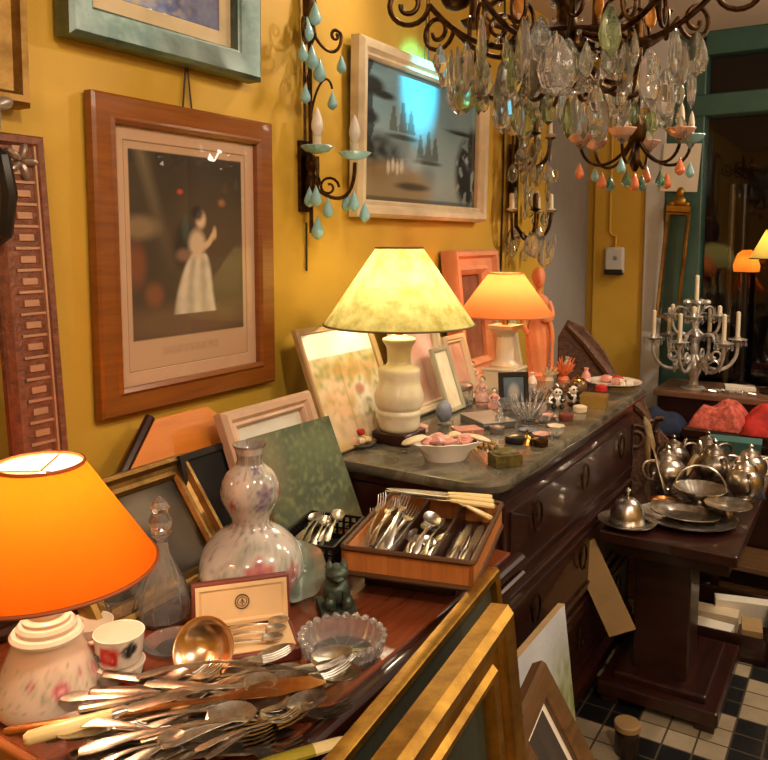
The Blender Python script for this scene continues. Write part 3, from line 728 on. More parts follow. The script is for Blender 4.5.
cup((cp2.x+.0, cp2.y+.03, T), .5, 'white poppy cup standing behind the stacked pair', 1.3)

# open jewellery case with spoons
kp = Zp(247, 653, T)
t = thing('spoon_case', 'open leather case lined in cream holding small spoons', 'case', (kp.x-.0, kp.y-.0, T), (0, 0, .86))
MB().box((0, 0, .012), (.17, .1, .024)).build('case_base', 'rust', t, bevel=.004)
MB().box((0, 0, .0245), (.155, .086, .003)).build('lining', 'velvet', t, bevel=.001)
lid = MB().box((0, .009, .042), (.172, .018, .084)).build('case_lid', 'rust', t, bevel=.004); lid.location = (0, .052, .02); lid.rotation_euler = (-.2, 0, 0)
MB().sweep(.16, .07, [(0, 0), (0, .004), (.006, .005), (.01, .002)], .007).box((0, -.001, .042), (.146, .002, .056)).build('lid_lining', 'velvet', lid, smooth=0)
mb = MB().tube([(.012*math.cos(2*PI*k/24), -.003, .045+.012*math.sin(2*PI*k/24)) for k in range(24)], .0012, 5, True).tube([(.008*math.cos(2*PI*k/24), -.003, .045+.008*math.sin(2*PI*k/24)) for k in range(24)], .0006, 5, True)
mb.tube([(-.004, -.003, .042), (0, -.003, .05), (.004, -.003, .042)], .0008, 5).tube([(0, -.003, .038), (0, -.003, .051)], .0008, 5)
mb.build('printed_crest', 'walnut', lid)

# ------------------------------------------------------------------ cutlery shapes (length along +X, top +Z)
def loft(mb, secs, n=7):
    base = len(mb.v); m = 2*n
    for (x, hw, z, dish, th) in secs:
        for k in range(n):
            s = -1+2*k/(n-1); mb.v.append((x, s*hw, z+dish*(s*s)+th*.5*(1-.6*s*s)))
        for k in range(n-1, -1, -1):
            s = -1+2*k/(n-1); mb.v.append((x, s*hw, z+dish*(s*s)-th*.5*(1-.6*s*s)))
    for i in range(len(secs)-1):
        for k in range(m):
            q = (k+1) % m; mb.f.append((base+i*m+k, base+i*m+q, base+(i+1)*m+q, base+(i+1)*m+k))
    mb.f.append(tuple(base+k for k in range(m))[::-1]); mb.f.append(tuple(base+(len(secs)-1)*m+k for k in range(m)))
    return mb
def handle_secs(L, w=.0095, neck=.0032, z0=.002, arch=.006, th=.0028):
    out = []
    for i in range(11):
        t = i/10; hw = w*(1-t)**1.1*(.75 if i == 0 else 1)+neck*(1-(1-t)**1.1)
        if i == 0: hw = w*.55
        if t > .25: hw = neck+(w*.75-neck)*max(0, (.75-t)/.5)**1.3
        out.append((t*L, hw, z0+arch*math.sin(t*PI), 0, th))
    return out
def spoon_mb(L=.2, bw=.021, bl=.062, dep=.008):
    mb = MB(); s = handle_secs(L-bl); x0 = L-bl
    for i in range(1, 13):
        t = i/12; w = bw*math.sqrt(max(0, 1-(2*(t**.85)-1)**2)); w = max(w, .0032 if t < .3 else .0006)
        s.append((x0+t*bl, w, .002+.0005-dep*math.sin(PI*min(1, t))*.7+.004, dep*.9*math.sin(PI*t), .0014))
    return loft(mb, s)
def fork_mb(L=.2, hw=.0115):
    mb = MB(); s = handle_secs(L-.068); x0 = L-.068
    for (dx, w, z) in ((.008, .004, .003), (.016, .009, .001), (.024, hw, -.0005), (.03, hw, -.0005)): s.append((x0+dx, w, z, .001, .002))
    loft(mb, s)
    for k in range(4):
        y = -hw+.0016+k*(2*hw-.0032)/3
        mb.tube([(x0+.029, y, -.0005), (x0+.045, y, .0005), (x0+.06, y, .005), (x0+.068, y*.97, .009)], [.0017, .0016, .0014, .0006], 6)
    return mb
def knife_parts(L=.22, hl=.09):
    h = loft(MB(), [(0, .006, .005, 0, .008), (.004, .008, .005, 0, .01), (hl*.5, .0085, .005, 0, .01), (hl*.9, .006, .005, 0, .008), (hl, .005, .005, 0, .007)])
    b = loft(MB(), [(hl, .004, .005, 0, .004), (hl+.01, .008, .005, 0, .002), (L*.8, .009, .005, 0, .0014), (L*.95, .007, .005, 0, .0012), (L, .001, .005, 0, .001)])
    return h, b
ME = {'spoon': meshof(spoon_mb(), 'spoon', 'silver'), 'teaspoon': meshof(spoon_mb(.14, .016, .045, .006), 'teaspoon', 'silver'), 'tablespoon': meshof(spoon_mb(.21, .024, .07, .01), 'tablespoon', 'silverdull'),
      'fork': meshof(fork_mb(), 'fork', 'silver'), 'dessert_fork': meshof(fork_mb(.165, .0095), 'dessert_fork', 'silverdull')}
kh, kb = knife_parts(); ME['knife_handle'] = meshof(kh, 'handle', 'silverdull'); ME['knife_blade'] = meshof(kb, 'blade', 'silver')
KH_IV = ME['knife_handle'].copy(); KH_IV.materials.clear(); KH_IV.materials.append(M['ivory'])
def cutlery(kind, loc, rot, label, group, ivory=False, sc=1):
    if kind == 'knife':
        r = thing('table_knife', label, 'knife', loc, rot, group); r.scale = (sc,)*3
        inst(KH_IV if ivory else ME['knife_handle'], 'handle', r, (0, 0, 0)); inst(ME['knife_blade'], 'blade', r, (0, 0, 0)); return r
    o = D.objects.new({'spoon': 'silver_spoon', 'teaspoon': 'teaspoon', 'tablespoon': 'tablespoon', 'fork': 'silver_fork', 'dessert_fork': 'dessert_fork'}[kind], ME[kind]); COL.objects.link(o)
    o.location = loc; o.rotation_euler = rot; o.scale = (sc,)*3
    return tag(o, label, 'fork' if 'fork' in kind else 'spoon', group)

cm = Matrix.Translation((kp.x, kp.y, T+.031)) @ Matrix.Rotation(.86, 4, 'Z')
for k in range(3):
    cutlery('teaspoon', cm @ Vector((-.06+.01*k, -.022+.022*k, 0)), (0, 0, .86+.06*(k-1)), 'small teaspoon lying in the open cream lined case', 'teaspoons in the case', sc=.85)
# the loose pile on the near table: layers fanned roughly the same way
rp = random.Random(21)
NAMES = {'spoon': 'silver spoon', 'tablespoon': 'large tarnished spoon', 'fork': 'silver fork', 'dessert_fork': 'small dull fork', 'teaspoon': 'silver teaspoon', 'knife': 'silver handled knife'}
kinds = ['fork', 'spoon', 'tablespoon', 'knife', 'dessert_fork', 'fork', 'spoon', 'teaspoon']
def in_pile(p):
    # table polygon of the pile in the photo: along the table edge
    a, b, c, d = [Zp(px, py, T).xy for px, py in ((85, 775), (150, 704), (320, 684), (292, 768))]
    q = Vector((p[0], p[1]))
    for (u, v) in ((a, b), (b, c), (c, d), (d, a)):
        if (v-u).x*(q-u).y-(v-u).y*(q-u).x > 0: return False
    return True
cnt = 0
for layer in range(7):
    made = 0; tries = 0
    while made < 10 and tries < 1500:
        tries += 1
        x, y = rp.uniform(.40, .76), rp.uniform(.57, .93)
        if not in_pile((x, y)): continue
        kd = kinds[rp.randrange(len(kinds))]; a = math.radians(rp.gauss(50, 16)); L = {'teaspoon': .14, 'dessert_fork': .165, 'knife': .22}.get(kd, .2)
        if rp.random() < .2: a += PI
        p = Vector((x, y))-Vector((math.cos(a), math.sin(a)))*L*.5
        e = Vector((x, y))+Vector((math.cos(a), math.sin(a)))*L*.5
        if max(p.x, e.x) > .765 or min(p.y, e.y) < .565 or max(p.y, e.y) > .96: continue
        cutlery(kd, (p.x, p.y, T+.006+layer*.0078+rp.uniform(0, .003)), (rp.uniform(-.25, .25), rp.uniform(-.05, .05), a), NAMES[kd]+' lying in the loose cutlery pile on near table', NAMES[kd]+'s in the loose pile', sc=1.14)
        made += 1; cnt += 1
def place2(kind, pa, pb, za, zb, label, group, roll=0, **k):
    """lay a piece so that it runs between two spots on the table"""
    a = Zp(*pa, za); b = Zp(*pb, zb); d = b-a
    ln = {'teaspoon': .14, 'dessert_fork': .165, 'knife': .22, 'tablespoon': .21}.get(kind, .2)
    return cutlery(kind, a, (roll, -math.asin(max(-1, min(1, d.z/d.length))), math.atan2(d.y, d.x)), label, group, sc=d.length/ln, **k)
PT = T+.056
place2('tablespoon', (205, 760), (325, 695), PT, PT+.006, 'big bright spoon on top of pile at right', None)
place2('teaspoon', (95, 768), (185, 735), PT+.006, PT+.01, 'small spoon with round bowl at front of pile', None)
place2('fork', (195, 752), (300, 712), PT+.004, PT+.012, 'bright fork beside the big spoon on pile', None)
place2('spoon', (100, 712), (190, 672), T+.02, T+.05, 'long spoon handle reaching to foot of big ladle', None)
place2('fork', (110, 718), (225, 665), T+.03, T+.05, 'fork lying just below the big ladle', None)
# ivory handled carving knife, wooden server, ladle, yellow handled knife
def long_piece(name, label, cat, pa, pb, za, zb, secs):
    a = Zp(*pa, za); b = Zp(*pb, zb); d = b-a; r = thing(name, label, cat, a, (0, -math.asin(d.z/d.length), math.atan2(d.y, d.x)))
    for (pn, mt, ss) in secs(d.length): loft(MB(), ss, 9).build(pn, mt, r, smooth=50)
    return r
long_piece('carving_knife', 'large carving knife with ivory handle at lower left', 'knife', (24, 744), (200, 692), T+.045, T+.06, lambda L: [
    ('handle', 'ivory', [(0, .005, .006, 0, .012), (.006, .011, .006, 0, .018), (L*.25, .0115, .006, 0, .018), (L*.48, .008, .006, 0, .014)]),
    ('ferrule', 'silver', [(L*.48, .0088, .006, 0, .015), (L*.55, .0085, .006, 0, .014), (L*.57, .006, .006, 0, .01)]),
    ('blade', 'silver', [(L*.56, .005, .006, 0, .005), (L*.6, .011, .006, 0, .003), (L*.9, .01, .006, 0, .002), (L, .001, .006, 0, .001)])])
long_piece('serving_slice', 'long copper-coloured server with broad flat blade across pile', 'server', (4, 732), (326, 682), T+.05, T+.066, lambda L: [
    ('handle', 'coppery', [(0, .004, 0, 0, .008), (.008, .009, 0, 0, .012), (L*.3, .009, 0, 0, .011), (L*.55, .006, 0, 0, .008), (L*.66, .005, 0, 0, .006)]),
    ('blade', 'coppery', [(L*.655, .005, 0, 0, .005), (L*.72, .014, .002, 0, .003), (L*.84, .022, .003, .001, .0025), (L*.95, .016, .002, .001, .002), (L, .003, 0, 0, .0015)])])
long_piece('butter_knife', 'yellow and white handled knife lying at front table edge', 'knife', (240, 772), (357, 737), T+.012, T+.022, lambda L: [
    ('handle', plain('olive_yellow', '9c8c2c', .35), [(0, .008, 0, 0, .01), (L*.3, .011, 0, 0, .012), (L*.62, .011, 0, 0, .01)]),
    ('blade', 'ivory', [(L*.62, .0115, 0, 0, .008), (L*.85, .0105, 0, 0, .006), (L*.96, .006, 0, 0, .003), (L, .001, 0, 0, .001)])])
# ladle: round bowl tilted to the viewer, stem down to the left
a = Zp(212, 684, T)
t = thing('soup_ladle', 'big round silver-gilt ladle bowl facing the room', 'ladle', (a.x-.005, a.y-.01, T+.06), (math.radians(58), 0, math.radians(22)))
MB().lathe([(1e-5, -.022), (.02, -.019), (.038, -.008), (.048, .004), (.05, .006), (.0475, .006), (.037, -.005), (.019, -.0165), (1e-5, -.019)], 40).build('bowl', metal('silver_gilt', 'e8c9a0', .2, 'd8ae80', 8), t, smooth=60)
MB().tube([(.0, -.048, .004), (.01, -.066, -.0), (.035, -.085, -.02), (.075, -.1, -.05)], [.004, .004, .005, .006], 8).build('handle', 'coppery', t)

# green figurine, dish, crystal bowl
fp = Zp(340, 610, T)
mb = MB().box((0, 0, .008), (.05, .05, .016)).ell((0, .002, .04), (.02, .024, .03), 16, 12).ell((0, -.004, .078), (.017, .018, .017), 16, 12)
mb.ell((-.012, -.02, .028), (.008, .01, .014), 10, 8).ell((.012, -.02, .028), (.008, .01, .014), 10, 8).tube([(-.01, -.018, .05), (-.01, -.022, .018)], .006, 8).tube([(.01, -.018, .05), (.01, -.022, .018)], .006, 8)
mb.lathe([(.007, 0), (1e-5, .016)], 8, Matrix.Translation((-.01, -.002, .09))).lathe([(.007, 0), (1e-5, .016)], 8, Matrix.Translation((.01, -.002, .09))).ell((0, -.02, .074), (.008, .008, .006), 10, 8)
solo('bronze_figurine', mb, 'verdigris', 'small green bronze seated figurine behind crystal bowl', 'figurine', (fp.x-.005, fp.y-.005, T), (0, 0, .8)).scale = (1.35, 1.35, .98)
ap = Zp(345, 657, T)
cx = MB().lathe([(1e-5, 0), (.045, 0), (.05, .004), (.056, .02), (.059, .045), (.055, .045), (.048, .02), (.042, .012), (1e-5, .01)], 48, wob=lambda a, z: 1+.025*math.cos(a*24) if z > .002 else 1)
t = thing('crystal_bowl', 'round cut crystal bowl near front edge of wooden table', 'bowl', (ap.x-.005, ap.y, T)); t.scale = (1.22, 1.22, .85)
cx.build('bowl', 'cutglass', t, smooth=20)
mb = MB()
for k in range(24):
    a = 2*PI*k/24; mb.ell((.057*math.cos(a), .057*math.sin(a), .045), (.006, .006, .006), 8, 6)
mb.build('scalloped_rim', 'cutglass', t)
mb = MB()
for k in range(10):
    a = 2*PI*k/10; mb.box((.02*math.cos(a), .02*math.sin(a), .0135), (.036, .003, .003), (0, 0, a))
mb.build('cut_star', 'crystalgrey', t, smooth=0)
dp = Zp(296, 610, T)
solo('glazed_dish', MB().lathe([(1e-5, 0), (.03, .002), (.055, .012), (.06, .018), (.054, .016), (.03, .006), (1e-5, .004)], 40, wob=lambda a, z: 1+.03*math.cos(a*8)), 'greendish', 'grey-green shell dish leaning behind the spoon case', 'dish', (dp.x-.035, dp.y+.05, T+.045), (math.radians(48), 0, .5))

# black pierced basket with cutlery
bp = Zp(325, 575, T)
t = thing('pierced_basket', 'black pierced metal basket between vase and wicker tray', 'basket', (bp.x-.06, bp.y+.07, T), (0, 0, .25))
W, L, H = .13, .19, .065
mb = MB().box((0, 0, .003), (W, L, .006))
for sx in (-1, 1):
    mb.box((sx*W/2, 0, H), (.006, L, .006)).box((sx*W/2, 0, .012), (.005, L, .018))
    for k in range(13): mb.box((sx*W/2, -L/2+L*k/12, H/2), (.004, .006, H))
    mb.box((sx*W/2, 0, .035), (.004, L, .004)).box((sx*W/2, 0, .05), (.004, L, .004))
for sy in (-1, 1):
    mb.box((0, sy*L/2, H), (W, .006, .006)).box((0, sy*L/2, .012), (W, .005, .018))
    for k in range(9): mb.box((-W/2+W*k/8, sy*L/2, H/2), (.006, .004, H))
    mb.box((0, sy*L/2, .035), (W, .004, .004)).box((0, sy*L/2, .05), (W, .004, .004))
mb.build('lattice', 'blackmetal', t, smooth=0)
MB().box((0, 0, .008), (W-.012, L-.012, .004)).build('lining', 'black', t, smooth=0)
bo = t.matrix_basis.copy()
for k in range(9):
    q = Matrix.Translation(t.location) @ Matrix.Rotation(.25, 4, 'Z') @ Vector((-.045+.011*(k % 8), -.06+.008*(k % 3), .035+.006*(k//3)+.012*(k % 2)))
    cutlery(['fork', 'spoon', 'dessert_fork'][k % 3], q, (rp.uniform(-.4, .4), -.12, .25+HP+rp.uniform(-.2, .2)), 'silver piece tied in the bundle inside the black basket', 'bundle in the black basket', sc=.72)

# wicker cutlery tray on a flat box
A, Bq, Cq, Dq = Zp(348, 547, .95), Zp(477, 563, .95), Zp(503, 500, .95), Zp(392, 488, .95)
ang = math.atan2(Bq.y-A.y, Bq.x-A.x)
t = thing('flat_box', 'flat dark brown wooden box under the wicker cutlery tray', 'box', (.61, 1.43, T), (0, 0, ang))
MB().box((0, 0, .02), (.19, .27, .04)).build('box_body', 'darkwood', t, bevel=.004); MB().box((0, 0, .041), (.194, .276, .008)).build('box_lid', 'darkwood', t, bevel=.003)
TZ = T+.045
t = thing('cutlery_tray', 'rectangular wicker tray with three compartments of silver cutlery', 'tray', (.625, 1.413, TZ), (0, 0, ang))
W, L, H = .262, .35, .058
MB().box((0, 0, .004), (W-.01, L-.01, .008)).build('tray_floor', 'darkwood', t, smooth=0)
mb = MB()
for sx in (-1, 1): mb.box((sx*(W/2-.004), 0, .028), (.008, L, .046))
for sy in (-1, 1): mb.box((0, sy*(L/2-.004), .028), (W, .008, .046))
mb.build('wicker_side', 'bamboo', t, smooth=0)
mb = MB(); rc = rounded(-W/2, W/2, -L/2, L/2, .012, 5)
mb.tube([(x, y, H-.004) for x, y in rc], .006, 8, True).tube([(x, y, .004) for x, y in rc], .006, 8, True)
mb.build('bound_rim', plain('bound_cane_dark', '5a3a20', .5, .35), t)
for sx in (-.04, .045): MB().box((sx, 0, .028), (.007, L-.016, .042)).build('divider', 'darkwood', t, bevel=.002)
TM = Matrix.Translation(t.location) @ Matrix.Rotation(ang, 4, 'Z')
def in_tray(kind, x, y, z, rot, label, group, **k):
    return cutlery(kind, TM @ Vector((x, y, z)), (rot[0], rot[1], rot[2]+ang), label, group, **k)
for k in range(8):
    in_tray('fork', -.115+.008*k, -.13+.02*(k % 2), .014+.007*(k % 4), (rp.uniform(-.5, .5), -.16-.06*(k % 3), HP+rp.uniform(-.12, .12)), 'silver fork in the left compartment of the wicker tray', 'forks in the tray', sc=1.0)
for k in range(7):
    in_tray('spoon' if k % 2 else 'teaspoon', -.028+.009*k, -.14+.025*(k % 2), .014+.006*(k % 4), (rp.uniform(-.5, .5), -.08, HP+rp.uniform(-.15, .15)), 'silver spoon in the middle compartment of the wicker tray', 'spoons in the tray', sc=.95)
for k in range(8):
    in_tray('knife', .06+.008*k, -.15+.01*(k % 3), .012+.006*(k % 3), (rp.uniform(-.4, .4), -.05, HP+rp.uniform(-.06, .06)), 'silver knife in the right compartment of the wicker tray', 'knives in the tray', sc=.9)
for k in range(5):
    in_tray('knife', .125-.004*k, .10+.014*k, .066+.006*(k % 2), (0, 0, PI+.05*(k-2)), 'ivory handled knife laid across the back of the wicker tray', 'ivory knives on the tray', ivory=True, sc=1.12)
in_tray('knife', .128, .03, .066, (0, 0, PI-.75), 'ivory handled knife slanting over the right compartment of tray', None, ivory=True, sc=.9)

# ================================================================== ON THE MARBLE TOP
def on(px, py, z=K):
    p = Zp(px, py, z); return (p.x, p.y, z)
# rose basket
t = thing('rose_basket', 'boat shaped porcelain basket of pink and white roses at marble edge', 'ornament', on(446, 460), (0, 0, .75)); t.scale = (1.15,)*3
MB().lathe([(.03, 0), (.034, .006), (.04, .02), (.062, .045), (.058, .046), (.036, .022), (1e-5, .018)], 28, sx=1.45, sy=.8, wob=lambda a, z: 1+.07*math.cos(a*10)*(z > .03)).build('boat', 'porcelain', t)
rb = random.Random(3)
for k in range(9):
    a = k*2.4; r = .012*math.sqrt(k)*1.2
    mb = MB()
    for q in range(3): mb.tube([((.014-.004*q)*math.cos(b)*(1+.15*math.sin(3*b)), (.014-.004*q)*math.sin(b), .003*q) for b in [2*PI*i/12 for i in range(12)]], .005, 6, True)
    mb.ell((0, 0, .006), (.006, .006, .006), 8, 6)
    o = mb.build('rose', 'pinkshell' if k % 3 else 'cream', t); o.location = (r*1.5*math.cos(a), r*.8*math.sin(a), .044+.006*(k % 2)); o.rotation_euler = (rb.uniform(-.4, .4), rb.uniform(-.4, .4), a)
MB().ell((-.075, .0, .05), (.03, .022, .006), 12, 6, rot=(0, -.3, 0)).build('leaf', 'cream', t); MB().ell((.075, -.012, .05), (.028, .02, .006), 12, 6, rot=(0, .3, 0)).build('leaf', 'cream', t)
t = thing('stone_egg', 'blue-grey egg on small stand beside the rose basket', 'egg', on(444, 424))
MB().lathe([(.02, 0), (.021, .004), (.013, .01), (.016, .016)], 20).build('stand', 'pewter', t)
MB().lathe(smooth_prof([(1e-5, .01), (.018, .017), (.025, .036), (.021, .058), (.01, .071), (1e-5, .075)], 4), 28).build('egg', 'bluegrey', t)
t = thing('lidded_jar', 'round glass jar with silver lid behind the pewter box', 'jar', on(461, 405))
MB().lathe([(.036, 0), (.041, .006), (.041, .05), (.036, .056), (.038, .05), (.037, .006), (1e-5, .005)], 32, wob=lambda a, z: 1+.02*math.cos(a*16)).build('body', 'crystalgrey', t)
MB().lathe([(.039, .056), (.042, .06), (.042, .072), (.036, .078), (1e-5, .08)], 32).build('lid', 'silver', t)
t = thing('pewter_box', 'flat grey pewter box lying on the marble top', 'box', on(487, 424), (0, 0, .95))
MB().box((0, 0, .009), (.11, .15, .018)).build('box_body', 'pewter', t, bevel=.003); MB().box((0, 0, .021), (.114, .154, .006)).build('lid', plain('pewter_lid', '9a978f', .4, .5), t, bevel=.002)
solo('leather_box', MB().box((0, 0, .01), (.075, .055, .02)).box((0, 0, .0215), (.079, .059, .005)), plain('rose_leather', 'b07a6a', .5), 'small rose leather box between egg and pewter box', 'box', on(467, 436), (0, 0, .9), smooth=0)
def shepherd(loc, label, m, s=1, rz=0):
    t = thing('porcelain_figurine', label, 'figurine', loc, rz); t.scale = (s,)*3
    MB().lathe([(.026, 0), (.027, .005), (.02, .01), (.03, .014), (.028, .03), (.015, .055), (.012, .06), (.016, .075), (.012, .085), (.006, .09)], 18, wob=lambda a, z: 1+.1*math.cos(a*6)*(z < .05)).tube([(.014, 0, .08), (.026, -.01, .065), (.012, -.022, .058)], .005, 8).tube([(-.014, 0, .08), (-.028, -.006, .066), (-.02, -.02, .05)], .005, 8).build('dress', m, t)
    MB().ell((0, 0, .1), (.011, .011, .013), 12, 8).ell((0, -.011, .099), (.002, .003, .003), 6, 4).build('head', 'cream', t)
    MB().ell((0, .004, .104), (.0125, .012, .012), 12, 8).build('hair', 'walnut', t)
shepherd(on(482, 404), 'pink porcelain lady figurine left of dark photo frame', 'pinkporc', .85)
shepherd(on(494, 410), 'second pink porcelain figurine nearest dark photo frame', 'pinkshell', .65, .6)
shepherd(on(472, 388), 'tiny cream porcelain figurine behind the silver lidded jar', 'porcelain', .9, .4)
shepherd(on(437, 403), 'small white figurine by the base of yellow lamp', 'porcelain', .55, .9)
framed('photo_frame', 'small black framed photograph standing on marble top', 'photo frame', .105, .125, on(514, 409), .72, .16, scale_prof(PROF['flat'], .28), 'blackmetal', lambda u, v: mixc(mixc(S('3a4652'), S('566470'), v+.4*nz(u, v, 4, 2)), S('b4b0a6'), el(u, v, .5, .45, .25, .3, .3)*.6), 20, 24, None, 0, 'print', False)
# crystal and small dishes
def crystal_dish(loc, label, s, spikes=True, cat='bowl'):
    t = thing('crystal_dish', label, cat, loc, rb.uniform(0, 1)); t.scale = (s,)*3
    MB().lathe([(.03, 0), (.032, .004), (.02, .01), (.026, .016), (.05, .045), (.06, .06), (.056, .06), (.044, .044), (.02, .018), (1e-5, .014)], 30, wob=lambda a, z: 1+.09*math.cos(a*10)*(z > .03)).build('bowl', 'crystal', t, smooth=20)
    if spikes:
        mb = MB()
        for k in range(14):
            a = k*2*PI/14; mb.tube([(.03*math.cos(a), .03*math.sin(a), .03), (.068*math.cos(a), .068*math.sin(a), .085+.012*(k % 3))], [.007, .001], 5)
        mb.build('prism_spike', 'crystal', t, smooth=0)
crystal_dish(on(528, 424), 'spiky crystal dish in middle of marble top', .95)
crystal_dish(on(543, 424), 'low crystal dish nearer the marble front edge', .6, False)
crystal_dish(on(536, 402), 'second spiky crystal dish behind the low one', .7)
for (px, py, s, lab) in ((544, 398, 1, 'oval brown agate dish left of panda figurines'), (563, 391, .8, 'smaller brown agate dish behind panda figurines')):
    solo('agate_dish', MB().lathe([(1e-5, 0), (.025, .001), (.045, .012), (.048, .02), (.043, .018), (.022, .007), (1e-5, .006)], 28, sx=s, sy=.72*s), 'brownstone', lab, 'dish', on(px, py), (math.radians(25), 0, .7))
def panda(loc, label, rz):
    t = thing('panda_figurine', label, 'figurine', loc, rz)
    mb = MB().ell((0, .004, .026), (.02, .019, .024), 14, 10).ell((0, -.006, .055), (.016, .015, .014), 14, 10).ell((0, -.02, .051), (.006, .005, .005), 8, 6); mb.build('body', 'porcelain', t)
    mb = MB().ell((-.012, -.004, .068), (.006, .004, .006), 8, 6).ell((.012, -.004, .068), (.006, .004, .006), 8, 6).ell((-.006, -.019, .058), (.004, .003, .004), 8, 6).ell((.006, -.019, .058), (.004, .003, .004), 8, 6).ell((0, -.025, .053), (.002, .002, .002), 6, 4)
    for sx in (-1, 1): mb.tube([(sx*.016, 0, .04), (sx*.018, -.016, .03), (sx*.01, -.022, .028)], .007, 8).ell((sx*.014, -.014, .008), (.009, .012, .008), 10, 8)
    mb.build('black_markings', 'blackmetal', t)
panda(on(557, 408), 'left black and white bear figurine on marble top', .5)
panda(on(572, 405), 'right black and white bear figurine beside gold box', .9)
solo('gold_box', MB().box((0, 0, .016), (.085, .07, .032)).box((0, 0, .036), (.089, .074, .008)), 'goldbox', 'small gold box at front edge near round plate', 'box', on(594, 406), (0, 0, .15), smooth=0)
t = thing('round_plate', 'round plate of small colourful things at far marble corner', 'plate', on(614, 386))
MB().lathe([(1e-5, .004), (.06, .004), (.08, .014), (.105, .018), (.106, .021), (.078, .018), (.06, .008), (1e-5, .008)], 40).build('dish', 'porcelain', t)
pz = Zp(614, 386, K)
for (dx, dy, m, lab, nm) in ((-.035, .02, 'pinkshell', 'pink bundle on the round plate, leftmost', 0), (.0, .03, 'red', 'red bundle on the round plate, at the back', 0), (.02, -.02, 'pinkporc', 'dusty pink bundle on the round plate, in front', 0)):
    solo('sweet_bundle', MB().ell((0, 0, .015), (.026, .02, .016), 12, 8, wob=lambda a, z: 1+.15*math.cos(a*5)), m, lab, 'trinket', (pz.x+dx, pz.y+dy, K+.008))
solo('white_dice_box', MB().box((0, 0, .01), (.028, .022, .02)), 'porcelain', 'tiny white box on the right of round plate', 'box', (pz.x+.06, pz.y-.005, K+.013), (0, 0, .4), bevel=.003)
solo('white_thimble', MB().lathe([(.012, 0), (.009, .018), (1e-5, .021)], 12), 'porcelain', 'tiny white cup upturned on front of round plate', 'cup', (pz.x+.045, pz.y-.045, K+.011))
t = thing('trinket_pot', 'small brown lidded pot between bears and round plate', 'pot', on(578, 392))
MB().lathe(smooth_prof([(.018, 0), (.03, .01), (.034, .026), (.026, .042), (.02, .046)], 3), 24).build('body', 'brownstone', t); MB().lathe([(.022, .046), (.02, .052), (.006, .058), (.007, .064), (1e-5, .068)], 20).build('lid', 'brass', t)
mb = MB()
for k in range(26):
    a = k*2.399; tilt = .25+.9*(k/26); L = .05+.02*(k % 3)
    mb.tube([(0, 0, .01), (L*math.sin(tilt)*math.cos(a)*.6, L*math.sin(tilt)*math.sin(a)*.6, .02+L*.4*math.cos(tilt)), (L*math.sin(tilt)*math.cos(a), L*math.sin(tilt)*math.sin(a), .012+L*math.cos(tilt))], [.007, .005, .002], 6)
solo('orange_coral', mb.lathe([(.025, 0), (.02, .012), (1e-5, .016)], 12), 'coral', 'spiky orange coral piece near far end of marble top', 'coral', on(563, 379))
mb = MB()
for k in range(18):
    a = k*2.399; tilt = .3+1.0*(k/18); L = .05
    mb.tube([(0, 0, .01), (L*math.sin(tilt)*math.cos(a), L*math.sin(tilt)*math.sin(a), .012+L*math.cos(tilt))], [.007, .002], 6)
solo('white_coral', mb.lathe([(.025, 0), (.02, .012), (1e-5, .016)], 12), 'cream', 'small white coral piece left of orange coral', 'coral', on(548, 380))
solo('moss_casket', MB().box((0, 0, .016), (.075, .05, .032)).ell((0, 0, .032), (.036, .024, .014), 16, 8).ell((-.02, .008, .042), (.01, .008, .008), 8, 6), 'moss', 'mossy brown lumpy trinket box at front edge of marble', 'box', on(505, 465), (0, 0, .85), smooth=35, bevel=.004)
t = thing('snuff_box', 'dark oval snuff box behind the mossy box', 'box', on(519, 443), (0, 0, .6))
MB().lathe([(.036, 0), (.04, .004), (.04, .014)], 28, sy=.6).build('box_body', 'blackmetal', t); MB().lathe([(.041, .014), (.04, .02), (.02, .024), (1e-5, .025)], 28, sy=.6).build('lid', plain('dark_green_enamel', '2a3426', .25), t)
mb = MB()
for k in range(22):
    a = k*.55; mb.ell((.03*math.cos(a)*(1-.02*k), .018*math.sin(a)+.01*k*.3-.03, .006), (.006, .006, .006), 8, 6)
solo('bead_necklace', mb, plain('amber_beads', '8a6a36', .3, var=.4), 'curled brown bead necklace between basket and snuff box', 'necklace', on(487, 447))
for (px, py, m, lab) in ((541, 436, 'pinkporc', 'little pink dish near front marble edge'), (556, 428, 'cream', 'little cream dish near front marble edge'), (549, 418, 'pinkshell', 'little rose dish behind cream dish'), (528, 432, 'bluegrey', 'little grey dish beside dark snuff box')):
    solo('pin_dish', MB().lathe([(1e-5, 0), (.018, 0), (.027, .008), (.025, .009), (.016, .003), (1e-5, .003)], 20, wob=lambda a, z: 1+.08*math.cos(a*6)*(z > .004)), m, lab, 'dish', on(px, py))
t = thing('flower_dish', 'small grey dish with porcelain flowers left of yellow lamp', 'ornament', on(359, 446))
MB().lathe([(1e-5, 0), (.035, 0), (.048, .01), (.05, .016), (.044, .014), (.03, .008), (1e-5, .008)], 30).build('dish', 'pewter', t)
for k, (m, x, y) in enumerate((('red', 0, .01), ('cream', -.018, -.005), ('cream', .016, -.012), ('ivory', .02, .012), ('pinkshell', -.008, -.02))):
    MB().ell((x, y, .02+.018*(k == 0)), (.012, .012, .009), 10, 6, wob=lambda a, z: 1+.2*math.cos(a*5)).build('flower', m, t)
